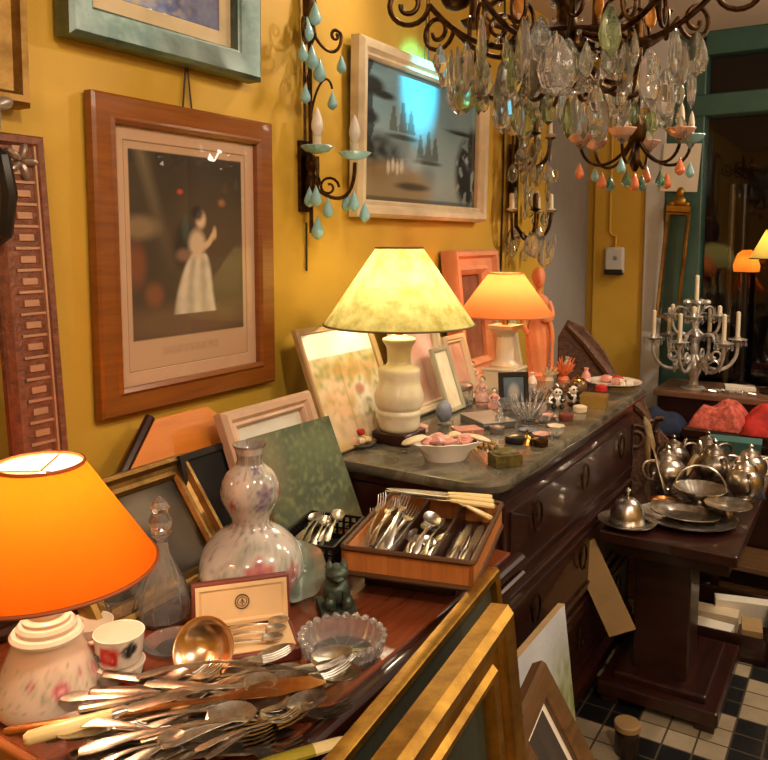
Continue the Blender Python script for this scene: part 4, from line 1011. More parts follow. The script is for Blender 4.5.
EX = [(497, 433, 'pewter', 'small round pewter pillbox in front of pewter box', 'pill_box', 'box', 0), (473, 447, 'brass', 'tiny brass bell between rose basket and leather box', 'brass_bell', 'bell', 1), (527, 444, 'brass', 'tiny brass bell right of dark snuff box', 'brass_bell', 'bell', 1), (532, 388, 'porcelain', 'white bud vase beside dark photo frame', 'bud_vase', 'vase', 2), (551, 408, 'silver', 'silver bud vase left of bear figurines', 'bud_vase', 'vase', 2), (586, 383, 'pinkshell', 'rose bud vase behind gold box', 'bud_vase', 'vase', 2), (500, 428, 'crystal', 'clear glass bud vase right of pewter box', 'bud_vase', 'vase', 2),
      (566, 420, 'rust', 'flat red-brown pillbox in front of bears', 'pill_box', 'box', 0), (540, 446, 'bronze', 'bronze pillbox at front marble edge', 'pill_box', 'box', 0), (580, 412, 'cream', 'cream pillbox beside gold box', 'pill_box', 'box', 0), (601, 391, 'red', 'red pillbox before the round plate', 'pill_box', 'box', 0), (567, 371, 'porcelain', 'white cup-shaped vase by orange coral', 'bud_vase', 'vase', 2), (453, 434, 'silver', 'silver bell behind the rose basket', 'brass_bell', 'bell', 1), (421, 432, 'pinkporc', 'pink pillbox between lamp and rose basket', 'pill_box', 'box', 0)]
for (px, py, m, lab, nm, cat, k) in EX:
    pr = ([(1e-5, 0), (.02, 0), (.022, .003), (.022, .014), (.023, .015), (.022, .02), (.01, .024), (1e-5, .025)], [(.019, 0), (.016, .008), (.011, .02), (.004, .026), (.003, .034), (.006, .04), (1e-5, .044)], [(1e-5, 0), (.012, 0), (.013, .004), (.02, .02), (.016, .036), (.007, .05), (.01, .062), (.008, .062), (.005, .05), (1e-5, .02)])[k]
    solo(nm.replace('brass_', 'small_') if m != 'brass' else nm, MB().lathe(pr, 22), m, lab, cat, on(px, py))
shepherd(on(503, 384), 'white porcelain lady figurine behind dark photo frame', 'porcelain', 1.0, .3)
crystal_dish(on(505, 412), 'crystal dish right beside pink figurine and pewter box', .7, False)
crystal_dish(on(556, 438), 'tiny crystal dish at very front of marble edge', .42, False)
# draped terracotta figure
t = thing('draped_statuette', 'peach terracotta draped lady statuette behind peach lampshade', 'statuette', on(537, 379), (0, 0, .5)); t.scale = (.78, .78, 1.02)
MB().lathe([(.062, 0), (.064, .02), (.05, .03)], 20).build('base', 'terracotta', t)
mb = MB(); secs = [(.05, .02), (.056, .1), (.06, .16), (.056, .2), (.046, .24), (.048, .28), (.056, .315), (.04, .335), (.018, .345), (.016, .365)]
mb.lathe([(1e-5, .02)]+smooth_prof(secs, 3)+[(1e-5, .365)], 40, sy=.72, wob=lambda a, z: 1+(.07*math.sin(a*9+z*30) if z < .23 else .02*math.sin(a*5+z*60)))
mb.tube(bez((.05, 0, .31), (.085, -.01, .26), (.06, -.05, .23), (.015, -.05, .25)), [.017]*8+[.013]*7, 10).tube(bez((-.05, 0, .31), (-.09, 0, .26), (-.085, -.02, .2), (-.05, -.045, .19)), [.017]*8+[.013]*7, 10)
mb.tube(bez((.052, -.01, .24), (.085, -.02, .2), (.07, -.015, .12), (.075, -.01, .05)), [.02]*8+[.015]*7, 10, flat=.6)
mb.build('draped_body', 'terracotta', t)
h = MB().ell((0, -.004, .405), (.03, .034, .04), 20, 14).ell((0, -.04, .4), (.005, .008, .008), 8, 6).build('head', 'terracotta', t)
MB().ell((0, .01, .415), (.034, .036, .036), 16, 10, wob=lambda a, z: 1+.04*math.cos(a*12)).ell((0, .045, .42), (.018, .018, .016), 12, 8).build('hair', 'terracotta', h)
# carved wood fragment behind the plate
cpn = Vector((Yp(567, 320, 3.3).x+.21, 3.3, -.045))
poly = [(-.25, -.57), (.22, -.57), (.24, .12), (.17, .2), (.13, .3), (.03, .37), (-.04, .5), (-.13, .6), (-.2, .63), (-.24, .55)]
t = thing('carved_crest', 'dark carved wood crest leaning behind far end of commode', 'carving', cpn, (-.15, 0, .3))
MB().prism([(x, z+.62) for x, z in poly], -.03, 0).build('panel', 'carved', t, smooth=0, bevel=.006)
MB().tube([(-.2, -.035, 1.22), (-.12, -.04, 1.14), (-.04, -.04, 1.04), (.04, -.04, .94), (.14, -.04, .84), (.2, -.04, .72)], [.014, .02, .022, .022, .02, .014], 8).tube(spiral((.1, -.035, .74), .06, .015, .3, 1.6), .012, 8).tube(spiral((-.1, -.035, .92), .07, .015, .3, 1.6), .012, 8).build('scroll_relief', 'carved', t)

# ================================================================== PEDESTAL TABLE WITH SILVER
PZ = .62
t = thing('pedestal_table', 'dark wooden table on thick pedestal holding silver trays', 'table', (0, 0, 0))
MB().box((.9, 2.98, PZ-.018), (.41, 1.1, .036)).build('table_top', 'mahogany', t, smooth=0, bevel=.005)
MB().box((.9, 2.96, PZ-.065), (.35, .92, .06)).build('apron', 'darkwood', t, smooth=0)
MB().box((.86, 2.68, .31), (.18, .16, .52)).build('pedestal', 'darkwood', t, smooth=0, bevel=.006)
MB().box((.87, 2.75, .05), (.38, .5, .05)).box((.87, 2.74, .085), (.3, .4, .03)).build('plinth', 'mahogany', t, smooth=0, bevel=.008)
for (x, y) in ((.72, 2.54), (1.02, 2.54), (.72, 2.96), (1.02, 2.96)): MB().box((x, y, .0125), (.06, .06, .025)).build('foot', 'mahogany', t, bevel=.005)
def pon(px, py): p = Zp(px, py, PZ); return (p.x, p.y, PZ)
t = thing('covered_dish', 'round silver dish with domed cover at left end of pedestal table', 'dish', (.76, 2.52, PZ)); t.scale = (.96, .96, 1.35)
MB().lathe([(1e-5, .004), (.06, .004), (.095, .012), (.098, .016), (.06, .009), (1e-5, .009)], 40).build('plate', 'silver', t)
MB().lathe(smooth_prof([(.058, .01), (.056, .03), (.042, .055), (.02, .068), (1e-5, .071)], 3), 32).build('dome', 'silver', t); MB().lathe([(.006, .07), (.004, .078), (.01, .088), (1e-5, .096)], 14).build('finial', 'silver', t)
t = thing('oval_tray', 'large oval silver tray at front of pedestal table', 'tray', pon(686, 522), (0, 0, .15))
MB().lathe([(1e-5, .004), (.1, .004), (.125, .012), (.155, .018), (.157, .023), (.15, .022), (.122, .016), (.1, .008), (1e-5, .008)], 56, sy=.85, wob=lambda a, z: 1+.012*math.cos(a*16)*(z > .015)).build('tray_body', 'silver', t)
solo('oval_dish', MB().lathe([(1e-5, .0), (.07, .0), (.095, .012), (.11, .016), (.108, .019), (.09, .015), (.068, .005), (1e-5, .005)], 44, sy=.62), 'silverdull', 'dull oval dish lying inside the large oval tray', 'dish', (pon(686, 522)[0]-.005, pon(686, 522)[1]+.01, PZ+.012), (.06, .03, .2))
t = thing('sauce_dish', 'shallow footed silver dish right of the oval tray', 'dish', (1.03, 2.75, PZ))
MB().lathe([(.035, 0), (.036, .006), (.018, .014), (.016, .03), (.04, .04), (.072, .052), (.075, .056), (.04, .046), (1e-5, .042)], 36).build('bowl', 'silver', t)
def pot(loc, label, s, rz, m='silver', cat='teapot', spout=True):
    t = thing('silver_teapot' if spout else 'sugar_bowl', label, cat, loc, rz); t.scale = (s, s, s)
    MB().lathe(smooth_prof([(.034, 0), (.036, .006), (.026, .014), (.045, .03), (.06, .06), (.055, .09), (.036, .11), (.034, .116)], 3), 32, wob=lambda a, z: 1+.02*math.cos(a*12)*(.02 < z < .1)).build('body', m, t)
    MB().lathe([(.036, .116), (.03, .126), (.012, .134), (.005, .14), (.009, .15), (1e-5, .158)], 24).build('lid', m, t)
    if spout: MB().tube(bez((.05, 0, .05), (.085, 0, .05), (.08, 0, .1), (.105, 0, .12)), [.016-.0006*i for i in range(15)], 10).build('spout', m, t)
    MB().tube(bez((-.042, 0, .1), (-.1, 0, .13), (-.11, 0, .05), (-.05, 0, .04)), .006, 8).build('handle', m, t)
    if not spout: MB().tube(bez((.042, 0, .1), (.1, 0, .13), (.11, 0, .05), (.05, 0, .04)), .006, 8).build('handle', m, t)
pot((.79, 2.96, PZ), 'silver teapot at back left of pedestal table', 1.1, .7)
pot((.93, 3.09, PZ), 'taller silver teapot in middle of pedestal table', 1.2, 2.2, 'silverdull')
pot((1.05, 2.99, PZ), 'silver teapot at right of ribbed basket', 1.05, 1.9)
pot((.76, 3.2, PZ), 'small silver pot farthest left behind teapots', 1.0, 1.3, 'silverdull')
pot((1.04, 3.21, PZ), 'two handled silver sugar bowl behind ribbed basket', 1.0, .3, 'silver', 'sugar bowl', False)
pot((.87, 3.31, PZ), 'two handled dull sugar bowl behind middle teapot', 1.05, .5, 'silverdull', 'sugar bowl', False)
t = thing('ribbed_basket', 'ribbed silver cake basket in front of sugar bowls', 'basket', (.925, 2.85, PZ))
MB().lathe([(.035, 0), (.038, .006), (.028, .014), (.05, .03), (.085, .06), (.09, .066), (.084, .064), (.048, .036), (1e-5, .026)], 48, wob=lambda a, z: 1+.03*math.cos(a*20)*(z > .02)).build('bowl', 'silver', t)
MB().tube([(.085*math.cos(a), 0, .06+.085*math.sin(a)) for a in [PI*k/16 for k in range(17)]], .0035, 8).build('handle', 'silver', t)
p = Vector(pon(650, 503))
solo('silver_servers', loft(MB(), [(0, .008, .01, 0, .006), (.05, .006, .01, 0, .005), (.12, .004, .012, 0, .004), (.13, .016, .012, .002, .002), (.19, .02, .011, .003, .002), (.21, .006, .01, 0, .001)]), 'silver', 'silver fish slice lying behind the oval tray', 'server', (p.x, p.y+.02, PZ), (0, 0, .2))
solo('footed_coaster', MB().lathe([(1e-5, .002), (.05, .002), (.055, .02), (.052, .02), (.046, .006), (1e-5, .006)], 32, wob=lambda a, z: 1+.02*math.cos(a*18)), 'coppery', 'small coppery coaster behind the oval tray', 'coaster', pon(664, 506))
solo('upright_server', loft(MB(), [(0, .008, 0, 0, .007), (.1, .006, 0, 0, .006), (.16, .004, 0, 0, .005), (.18, .014, 0, .002, .002), (.26, .018, 0, .003, .002), (.29, .003, 0, 0, .001)]), 'silver', 'long silver server propped upright beside left teapots', 'server', (pon(670, 500)[0]-.02, pon(670, 500)[1]+.03, PZ+.01), (0, -1.15, 2.6))
# silver topped sticks propped at the commode
for k, (px, pz, lab) in enumerate(((628, .62, 'silver handled cane standing between commode and teapots'), (640, .55, 'pale wooden cane standing between commode and teapots'))):
    q = Vector((.66+.012*k, 3.22+.1*k, 0)); t = thing('walking_cane', lab, 'cane', q, (0, -.06 if k else .03, 0))
    MB().tube([(0, 0, 0), (0, 0, .78-.04*k)], [.008, .011], 10).build('shaft', 'darkwood' if k == 0 else 'tanboard', t)
    MB().tube([(0, 0, .775-.04*k), (0, 0, .8-.04*k), (.01, -.01, .83-.04*k), (.035, -.02, .84-.04*k)], [.012, .013, .014, .01], 10).build('cane_handle', 'silver', t)
# tan board slanting below, crate of papers
solo('tan_panel', MB().prism([(-.045, 0), (.045, 0), (.045, .3), (-.045, .3)], -.012, 0), 'tanboard', 'tan board slanting under left edge of pedestal table', 'panel', (.775, 2.45, .29), (-.1, -.5, .1), smooth=0)
t = thing('paper_crate', 'low dark crate of papers and boxes on floor behind pedestal', 'crate', (.99, 3.2, 0), (0, 0, .05))
MB().box((0, 0, .01), (.3, .36, .02)).box((-.145, 0, .06), (.01, .36, .12)).box((.145, 0, .06), (.01, .36, .12)).box((0, .175, .06), (.3, .01, .12)).box((0, -.175, .05), (.3, .01, .1)).build('crate_body', 'darkwood', t, smooth=0)
for k, (x, y, z, w, l, h, m, lab, nm) in enumerate(((-.05, -.08, .02, .15, .09, .05, 'paper', 'white booklet stack at front left of paper crate', 'booklet'), (-.05, .04, .02, .16, .08, .06, 'cream', 'cream envelope stack in middle of paper crate', 'envelope'), (.09, -.07, .02, .07, .12, .085, 'tanboard', 'tan box at front right of paper crate', 'box'), (.03, .12, .02, .2, .06, .09, 'paper', 'white paper stack at back of paper crate', 'booklet'))):
    solo(nm+'_stack' if nm != 'box' else 'card_box', MB().box((0, 0, h/2), (w, l, h)), m, lab, nm, (.99+x, 3.2+y, z), (0, 0, .05+.1*(k-1)), smooth=0)
t = thing('low_shelf', 'dark low wooden bench behind the paper crate', 'bench', (1.12, 3.53, 0))
MB().box((0, 0, .2), (.5, .24, .025)).build('seat', 'walnut', t, smooth=0, bevel=.004)
for (x, y) in ((-.22, -.09), (.22, -.09), (-.22, .09), (.22, .09)): MB().box((x, y, .094), (.035, .035, .188)).build('leg', 'darkwood', t, smooth=0)
MB().box((0, -.09, .1), (.44, .02, .03)).build('stretcher', 'walnut', t, smooth=0)

# red cloth heap on trunk, teal box, dark cloth
t = thing('dark_trunk', 'dark trunk under the red cloth behind the silver', 'trunk', (1.02, 3.82, 0))
MB().box((0, 0, .33), (.62, .3, .66)).build('trunk_body', 'darkwood', t, smooth=0, bevel=.01).location = (0, 0, 0)
MB().box((0, 0, .68), (.64, .32, .05)).build('trunk_lid', 'mahogany', t, smooth=0, bevel=.01)
def heap(w, l, h, seed, n=26):
    mb = MB(); vs = []
    for j in range(n+1):
        for i in range(n+1):
            u, v = i/n*2-1, j/n*2-1; e = max(abs(u), abs(v)); k = max(0, 1-e**3)
            z = h*k*(.75+.45*nz(u*.5, v*.5, 3, seed))+.006+.012*abs(nz(u, v, 6, seed+1))*k
            f = 1+.06*nz(u, v, 3, seed+2); mb.v.append((u*w/2*f, v*l/2*f, z))
    o = len(mb.v); mb.v += [(x, y, 0) for (x, y, z) in mb.v[:]]
    for j in range(n):
        for i in range(n):
            a = j*(n+1)+i; mb.f.append((a, a+1, a+n+2, a+n+1)); mb.f.append((o+a+n+1, o+a+n+2, o+a+1, o+a))
    ring = [i for i in range(n+1)]+[j*(n+1)+n for j in range(1, n+1)]+[n*(n+1)+i for i in range(n-1, -1, -1)]+[j*(n+1) for j in range(n-1, 0, -1)]
    for k in range(len(ring)):
        q = ring[(k+1) % len(ring)]; p = ring[k]; mb.f.append((p, p+o, q+o, q))
    return mb
solo('red_cloth', heap(.34, .28, .15, 4), 'red', 'bright red folded cloth at right behind the silver', 'cloth', (1.1, 3.8, .705), (0, 0, .1), smooth=60)
solo('patterned_cloth', heap(.22, .26, .12, 9), 'pattern', 'red and white patterned cloth left of bright red cloth', 'cloth', (.84, 3.8, .705), (0, 0, -.1), smooth=60)
solo('blue_cloth', heap(.24, .2, .1, 13), 'blue', 'dark blue cloth hanging near foot of white post', 'cloth', (.56, 3.87, .64), (0, 0, .05), smooth=60)
solo('teal_box', MB().box((0, 0, .05), (.2, .1, .1)).box((0, 0, .104), (.206, .106, .012)), 'teal', 'teal box between sugar bowls and red cloth', 'box', (.95, 3.45, PZ), (0, 0, .1), smooth=0)
solo('price_card', MB().box((0, 0, .035), (.1, .004, .07)), 'paper', 'small blank white card standing before the red cloth', 'card', (1.06, 3.385, PZ), (-.3, 0, .15), smooth=0)
solo('grey_cloth', heap(.1, .14, .1, 17), plain('slate_cloth', '3b3f4c', .85), 'slate grey cloth at right edge beside silver teapot', 'cloth', (1.05, 3.1, PZ), (0, 0, .2), smooth=60)
t = thing('low_cabinet', 'dark low cabinet holding the blue cloth beside white post', 'cabinet', (.56, 3.85, 0))
MB().box((0, 0, .32), (.24, .2, .64)).build('body', 'darkwood', t, smooth=0, bevel=.006); MB().box((0, -.102, .32), (.2, .008, .5)).build('door', 'mahogany', t, smooth=0)

# ================================================================== FRAMES ON THE FLOOR
framed('framed_painting', 'gilt bar edged frame leaning nearest against wooden table front', 'painting', 1.0, .925, (.958, .86, 0), HP+.102, .12, PROF['thin'] and [(0, 0), (0, .016), (.004, .022), (.012, .024), (.018, .018), (.018, .004)], 'gold', lambda u, v: S('3a3a2c'), 4, 4, None, 0, 'paint', False)
def fn_dkgreen(u, v):
    c = mixc(S('3a4030'), S('22281f'), .5+.9*nz(u, v, 4, 14)); return mixc(c, S('6a6a4c'), el(u, v, .7, .6, .2, .2, .6)*.5)
framed('framed_painting', 'gilt framed dark green painting leaning in front of the bar edged frame', 'painting', .78, .94, (1.015, .80, 0), HP+.102, .105, [(0, 0), (0, .03), (.01, .042), (.035, .034), (.045, .022), (.07, .02), (.076, .03), (.09, .026), (.095, .014), (.095, .004)], 'gold', fn_dkgreen, 40, 40, None, 0, 'paint', False)
def fn_canvas(u, v):
    c = mixc(S('c8ccd0'), S('b4bac4'), .5+.6*nz(u, v, 4, 3)); c = mixc(c, S('7a8438'), el(u, v, .85, .45, .35, .35, .5)*(.8+.5*nz(u, v, 14, 3))); c = mixc(c, S('c8b84a'), el(u, v, .8, .3, .2, .15, .5)*.5)
    return mixc(c, S('5d6a3a'), max(0, .3-v)*2.2)
t = thing('unframed_canvas', 'pale blue and green canvas standing on floor behind gilt frames', 'painting', (.775, 1.83, 0), (-.12, 0, HP))
mb, c = canvas(.36, .555, 40, 60, fn_canvas, -.0185); mb.build('painted_face', 'paint', t, colors=c, smooth=0); MB().box((0, -.009, .2775), (.36, .018, .555)).build('stretcher', 'tanboard', t, smooth=0)
framed('framed_print', 'brown framed dark print with white mount at bottom right of gilt frame', 'picture',   .25, .80, (1.265, 1.37, .0), HP+.14, .52, [(0, 0), (0, .022), (.006, .03), (.04, .026), (.05, .018), (.05, .004)], 'walnut', fn_sepia('2a221c', '3c3026', 5), 24, 24, 'paper', (.016,), 'print', False)
t = thing('corked_jar', 'dark jar with flat tan lid on floor by table foot', 'jar', (.84, 2.28, 0))
MB().lathe(smooth_prof([(.032, 0), (.036, .006), (.036, .06), (.033, .075), (.034, .08)], 3), 28).build('jar_body', plain('dark_glass_jar', '2c221a', .2), t); MB().lathe([(.038, .08), (.039, .084), (.039, .097), (.036, .1)], 28).build('lid', 'tanboard', t)

# ================================================================== BACK TABLE BY THE SHOP WINDOW
BZ = .80; BY = 4.12
t = thing('console_table', 'dark red-brown console table under the candelabra by shop window', 'table', (0, 0, 0))
MB().box((1.0, 4.2, BZ-.015), (1.02, .38, .03)).build('table_top', wood('console_top', '6a4a38', '8a6650', .3), t, smooth=0, bevel=.004)
MB().box((1.0, 4.2, BZ-.1), (.96, .34, .14)).build('apron', 'mahogany', t, smooth=0)
for (x, y) in ((.55, 4.06), (1.45, 4.06), (.55, 4.34), (1.45, 4.34)): MB().lathe([(.018, 0), (.03, .2), (.022, .5), (.03, BZ-.17)], 12, Matrix.Translation((x, y, 0))).build('leg', 'mahogany', t)
def bon(px, py): p = Zp(px, py, BZ); return (p.x, p.y, BZ)
cl = Vector((.655, 4.15, BZ))
t = thing('glass_candelabra', 'tall pale glass and silver candelabra with candles by shop window', 'candelabra', cl)
M['pale'] = plain('pale_silver_glass', 'bdb9b2', .2, .35, .3, 40, coat=.4)
MB().lathe(smooth_prof([(.06, 0), (.055, .01), (.025, .02), (.02, .05), (.035, .09), (.03, .13), (.016, .16), (.022, .2), (.016, .24), (.026, .27), (.014, .3), (.012, .42)], 3), 24).build('stem', 'pale', t)
drop_s = meshof(MB().lathe([(1e-5, 0), (.007, .012), (.006, .02), (.002, .036), (1e-5, .038)], 6, sy=.6), 'small_drop', 'crystal', smooth=0)
def holder(root, px, py, pz, ch=.11, ang=0):
    h = MB().lathe([(.012, 0), (.03, .008), (.045, .016), (.043, .018), (.018, .012), (.014, .03), (.013, .03), (1e-5, .018)], 20, wob=lambda a, z: 1+.05*math.cos(a*8)).build('drip_pan', 'pale', root); h.location = (px, py, pz)
    MB().lathe([(.0105, .02), (.0105, .03+ch), (.003, .036+ch), (1e-5, .036+ch)], 12).build('candle', 'candle', h)
    for k in range(6): inst(drop_s, 'crystal_drop', h, (.04*math.cos(k*1.047), .04*math.sin(k*1.047), -.024))
for k in range(6):
    a = k*PI/3+.35; R = .2
    u = Vector((math.cos(a), math.sin(a), 0)); pts = bez(u*.015+Vector((0, 0, .17)), u*.08+Vector((0, 0, .04)), u*.22+Vector((0, 0, .1)), u*R+Vector((0, 0, .24)))
    MB().tube(pts, .009, 8).tube(spiral(u*.1+Vector((0, 0, .17)), .035, .01, PI, 1.3, 18, u), .006, 6).build('arm', 'pale', t); holder(t, *(u*R+Vector((0, 0, .24))), ch=.12)
for k in range(4):
    a = k*HP+.1; u = Vector((math.cos(a), math.sin(a), 0))
    MB().tube(bez(u*.012+Vector((0, 0, .3)), u*.05+Vector((0, 0, .24)), u*.12+Vector((0, 0, .28)), u*.11+Vector((0, 0, .36))), .007, 8).build('arm', 'pale', t); holder(t, *(u*.11+Vector((0, 0, .36))), ch=.03)
holder(t, 0, 0, .42, .12)
for k in range(14):
    a = k*PI/7; u = Vector((math.cos(a), math.sin(a), 0)); w = Vector((-u.y, u.x, 0)); z = .1+.13*(k % 3)
    MB().tube(bez(u*.015+Vector((0, 0, z)), u*.05+Vector((0, 0, z+.08)), u*.13+Vector((0, 0, z+.07)), u*(.12-.01*(k % 3))+Vector((0, 0, z-.01))), [.006+.006*math.sin(PI*q/14) for q in range(15)], 8, flat=.5).build('glass_leaf', 'pale', t)
    inst(drop_s, 'crystal_drop', t, u*.12+Vector((0, 0, z-.01)), (0, 0, a), 1.6)
for k in range(5): MB().ell((.05*math.cos(k*1.256), .05*math.sin(k*1.256), .44), (.02, .02, .014), 10, 6).build('glass_flower', 'pale', t)
# gilt mirror with crest
t = thing('crested_frame', 'narrow empty gilt frame with crest against green window post', 'frame', (.475, YB-.045, 1.13), (.03, .075, 0))
MB().sweep(.125, .57, [(0, 0), (0, .02), (.005, .026), (.016, .022), (.022, .01), (.022, 0), (0, 0)]).build('frame', 'oldgold', t)
MB().box((0, -.015, .585), (.12, .03, .03)).ell((0, -.018, .625), (.034, .016, .03), 14, 10).ell((0, -.018, .67), (.02, .012, .028), 12, 8).ell((-.036, -.018, .61), (.018, .012, .014), 10, 8).ell((.036, -.018, .61), (.018, .012, .014), 10, 8).build('crest', 'gold', t)
solo('folded_paper', MB().box((0, 0, .008), (.14, .1, .016)), 'paper', 'white folded paper right of candelabra on console table', 'paper', (.86, 4.25, BZ), (0, 0, .2), smooth=0)
mb = MB()
for k in range(7): mb.tube([(-.12+.035*k, 0, .005+.004*(k % 2)), (-.09+.03*k, .03*(k % 3-1), .012), (-.06+.03*k, .05*(k % 2)-.02, .006)], .006, 6)
solo('glass_swag', mb, 'pale', 'pale glass swag lying right of candelabra foot', 'ornament', (.83, 4.1, BZ), (0, 0, .1))
# window lamp
t = thing('table_lamp', 'green-yellow shaded lamp at right edge before shop window', 'lamp', (1.02, 4.22, BZ))
MB().lathe(smooth_prof([(.07, 0), (.07, .015), (.03, .03), (.022, .1), (.045, .2), (.05, .28), (.03, .4), (.018, .5), (.016, .6)], 3), 24).build('base', plain('dark_vase', '2a1d16', .3), t)
M['greenshade'] = shade_mat('olive_parchment', 'c8b868', .6, .1)
lamp_shade(t, .14, .07, .66, .8, 'greenshade', 'moss', None); bulb(t, .72, 1.6, (1, .66, .32), .02, .62)
t = thing('orange_glass_shade', 'small orange glass shade beside green-yellow lamp shade', 'lamp', (.855, 4.33, BZ))
MB().lathe([(.05, 0), (.05, .012), (.014, .03), (.012, .6)], 20).build('stem', 'blackmetal', t); MB().lathe([(.06, .59), (.064, .62), (.045, .68), (.02, .7)], 24).build('shade', shade_mat('orange_glass', 'e08a3a', .6), t); bulb(t, .635, .35, WARM, .014)
# dark silhouettes in the window: hanging garments rail -> vertical brown poles
for (x, lab, m) in ((.73, 'brown wooden pole standing left in shop window', 'walnut'), (.79, 'thinner brown wooden pole standing left in shop window', 'darkwood')):
    solo('display_pole', MB().tube([(0, 0, .0), (0, 0, 1.9)], .016, 10), m, lab, 'pole', (x, YB+.25, -.05))

# ================================================================== SCONCES AND CHANDELIERS
def drop_mesh(h, w, m, name='drop'):
    return meshof(MB().lathe([(1e-5, -h), (w*.55, -h*.9), (w, -h*.62), (w*.75, -h*.35), (w*.2, -h*.08), (1e-5, 0)], 8, sy=.5), name, m, smooth=0)
def tear_mesh(h, w, m, name='tear'):
    return meshof(MB().lathe(smooth_prof([(1e-5, -h), (w*.8, -h*.86), (w, -h*.65), (w*.5, -h*.3), (w*.14, -h*.08), (1e-5, 0)], 3), 14), name, m, smooth=60)
def leafdrop_mesh(h, w, m):
    out = MB().lathe([(1e-5, -h), (w*.7, -h*.85), (w, -h*.6), (w*.8, -h*.3), (w*.3, -h*.06), (1e-5, 0)], 14, sy=.28); return meshof(out, 'pendeloque', m, smooth=0)
MD = {'small': drop_mesh(.035, .009, 'crystal'), 'med': drop_mesh(.055, .014, 'crystal'), 'grey': drop_mesh(.06, .016, 'crystalgrey'), 'green': leafdrop_mesh(.08, .026, 'greenglass'), 'leaf': leafdrop_mesh(.095, .03, 'crystal'), 'lgrey': leafdrop_mesh(.08, .024, 'crystalgrey'),
      'aqua': tear_mesh(.05, .013, 'aqua'), 'aquag': tear_mesh(.055, .014, 'aquaglass'), 'coral': tear_mesh(.055, .014, plain('coral_glass_solid', 'd8784a', .15, coat=.4)), 'amber': leafdrop_mesh(.06, .02, 'amber')}
def hang(root, kind, loc, wire=.0, rz=None, sc=1):
    o = inst(MD[kind], {'aqua': 'aqua_drop', 'aquag': 'aqua_drop', 'coral': 'coral_drop', 'amber': 'amber_drop'}.get(kind, 'crystal_drop'), root, (loc[0], loc[1], loc[2]-wire), (0, 0, rb.uniform(0, 3) if rz is None else rz), sc)
    return o
def bobeche(mb, c, r, n=10, d=.012):
    return mb.lathe([(r*.3, -d), (r*.7, -d*.5), (r, d*.6), (r*.97, d*.75), (r*.6, 0), (1e-5, -d*.4)], 24, Matrix.Translation(c), wob=lambda a, z: 1+.06*math.cos(a*n))

# aqua sconce on the yellow wall
sc = Vector((.03, 1.795, 1.79))
t = thing('wall_sconce', 'iron wall sconce with aqua drops and two frosted bulbs', 'wall lamp', sc)
MB().tube([(0, 0, -.22), (0, 0, .6)], .006, 8).tube([(-.02, 0, 0), (-.02, 0, .5)], .004, 6).lathe(smooth_prof([(.004, -.14), (.016, -.11), (.02, -.08), (.012, -.05), (.02, -.03), (.012, 0)], 3), 14).lathe([(.006, .3), (.02, .33), (.012, .38), (.02, .42), (.008, .47)], 12).box((-.022, 0, -.06), (.012, .05, .2)).build('stem', 'bronze', t)
arms = ((Vector((.05, -.035, .01)), 0), (Vector((.10, .075, .0)), 1))
for (e, k) in arms:
    u = Vector((e.x, e.y, 0)).normalized()
    MB().tube(bez((0, 0, -.08), u*.05+Vector((0, 0, -.13)), Vector((e.x, e.y, -.16)), e+Vector((0, 0, -.02))), .0055, 8).tube(spiral(u*.05+Vector((0, 0, -.09)), .03, .008, 0, 1.3, 18, u), .004, 6).build('arm', 'bronze', t)
    b = bobeche(MB(), e, .045, 12).build('drip_pan', 'aqua', t)
    MB().lathe([(.011, 0), (.011, .035), (.013, .037)], 14, Matrix.Translation(e)).build('candle_tube', 'candle', b)
    MB().lathe(smooth_prof([(.009, .036), (.016, .055), (.0155, .075), (.008, .1), (1e-5, .115)], 3), 16, Matrix.Translation(e)).build('bulb', 'bulboff', b)
    for q in range(3): hang(t, 'aqua', e+Vector((.03*math.cos(q*2.1+1), .03*math.sin(q*2.1+1), -.1 if q else -.13)), 0, None, 1.2)
for k, sgn in enumerate((-1, 1)):
    u = Vector((.45, sgn*.9, 0)).normalized()
    MB().tube(bez((0, 0, .36), u*.04+Vector((0, 0, .27)), u*.1+Vector((0, 0, .28)), u*.1+Vector((0, 0, .34)))+spiral(u*.082+Vector((0, 0, .34)), .018, .005, 0, 1.2, 14, u)[1:], .005, 8).build('arm', 'bronze', t)
    MB().tube(bez((0, 0, .1), u*.02+Vector((0, 0, .22)), u*.06+Vector((0, 0, .24)), u*.07+Vector((0, 0, .19))), .0035, 8).build('hook', 'bronze', t)
    hang(t, 'aqua', u*.07+Vector((0, 0, .185)), 0, None, 1.1); hang(t, 'aqua', u*.1+Vector((0, 0, .29)), 0, None, 1.1)
for (y, z) in ((-.02, .3), (.015, .27), (-.005, .42), (-.04, .37), (0, -.17)): hang(t, 'aqua', (.022, y, z), 0, None, 1.4)

# crystal sconce near the corner, two tiers
t = thing('wall_sconce', 'bronze and crystal two tier sconce above peach lamp', 'wall lamp', (.04, 3.28, 1.72))
MB().tube([(0, 0, -.22), (0, 0, .5)], .009, 8).box((-.02, 0, .1), (.012, .06, .3)).build('stem', 'bronze', t)
for (z0, n, R) in ((-.1, 5, .16), (.22, 5, .15)):
    for k in range(n):
        a = -1.3+2.6*k/(n-1); u = Vector((math.cos(a), math.sin(a), 0))
        MB().tube(bez((0, 0, z0), u*.05+Vector((0, 0, z0-.1)), u*R+Vector((0, 0, z0-.1)), u*R+Vector((0, 0, z0+.05))), .006, 6).build('arm', 'bronze', t)
        MB().lathe([(.008, 0), (.026, .01), (.012, .016), (.01, .075), (1e-5, .08)], 12, Matrix.Translation(u*R+Vector((0, 0, z0+.05)))).build('candle_cup', 'bronze' if k % 2 else 'candle', t)
        for q in range(3): hang(t, ('small', 'med', 'lgrey')[q], u*(R*(.4+.3*q))+Vector((0, 0, z0-.02-.02*q)), .01)
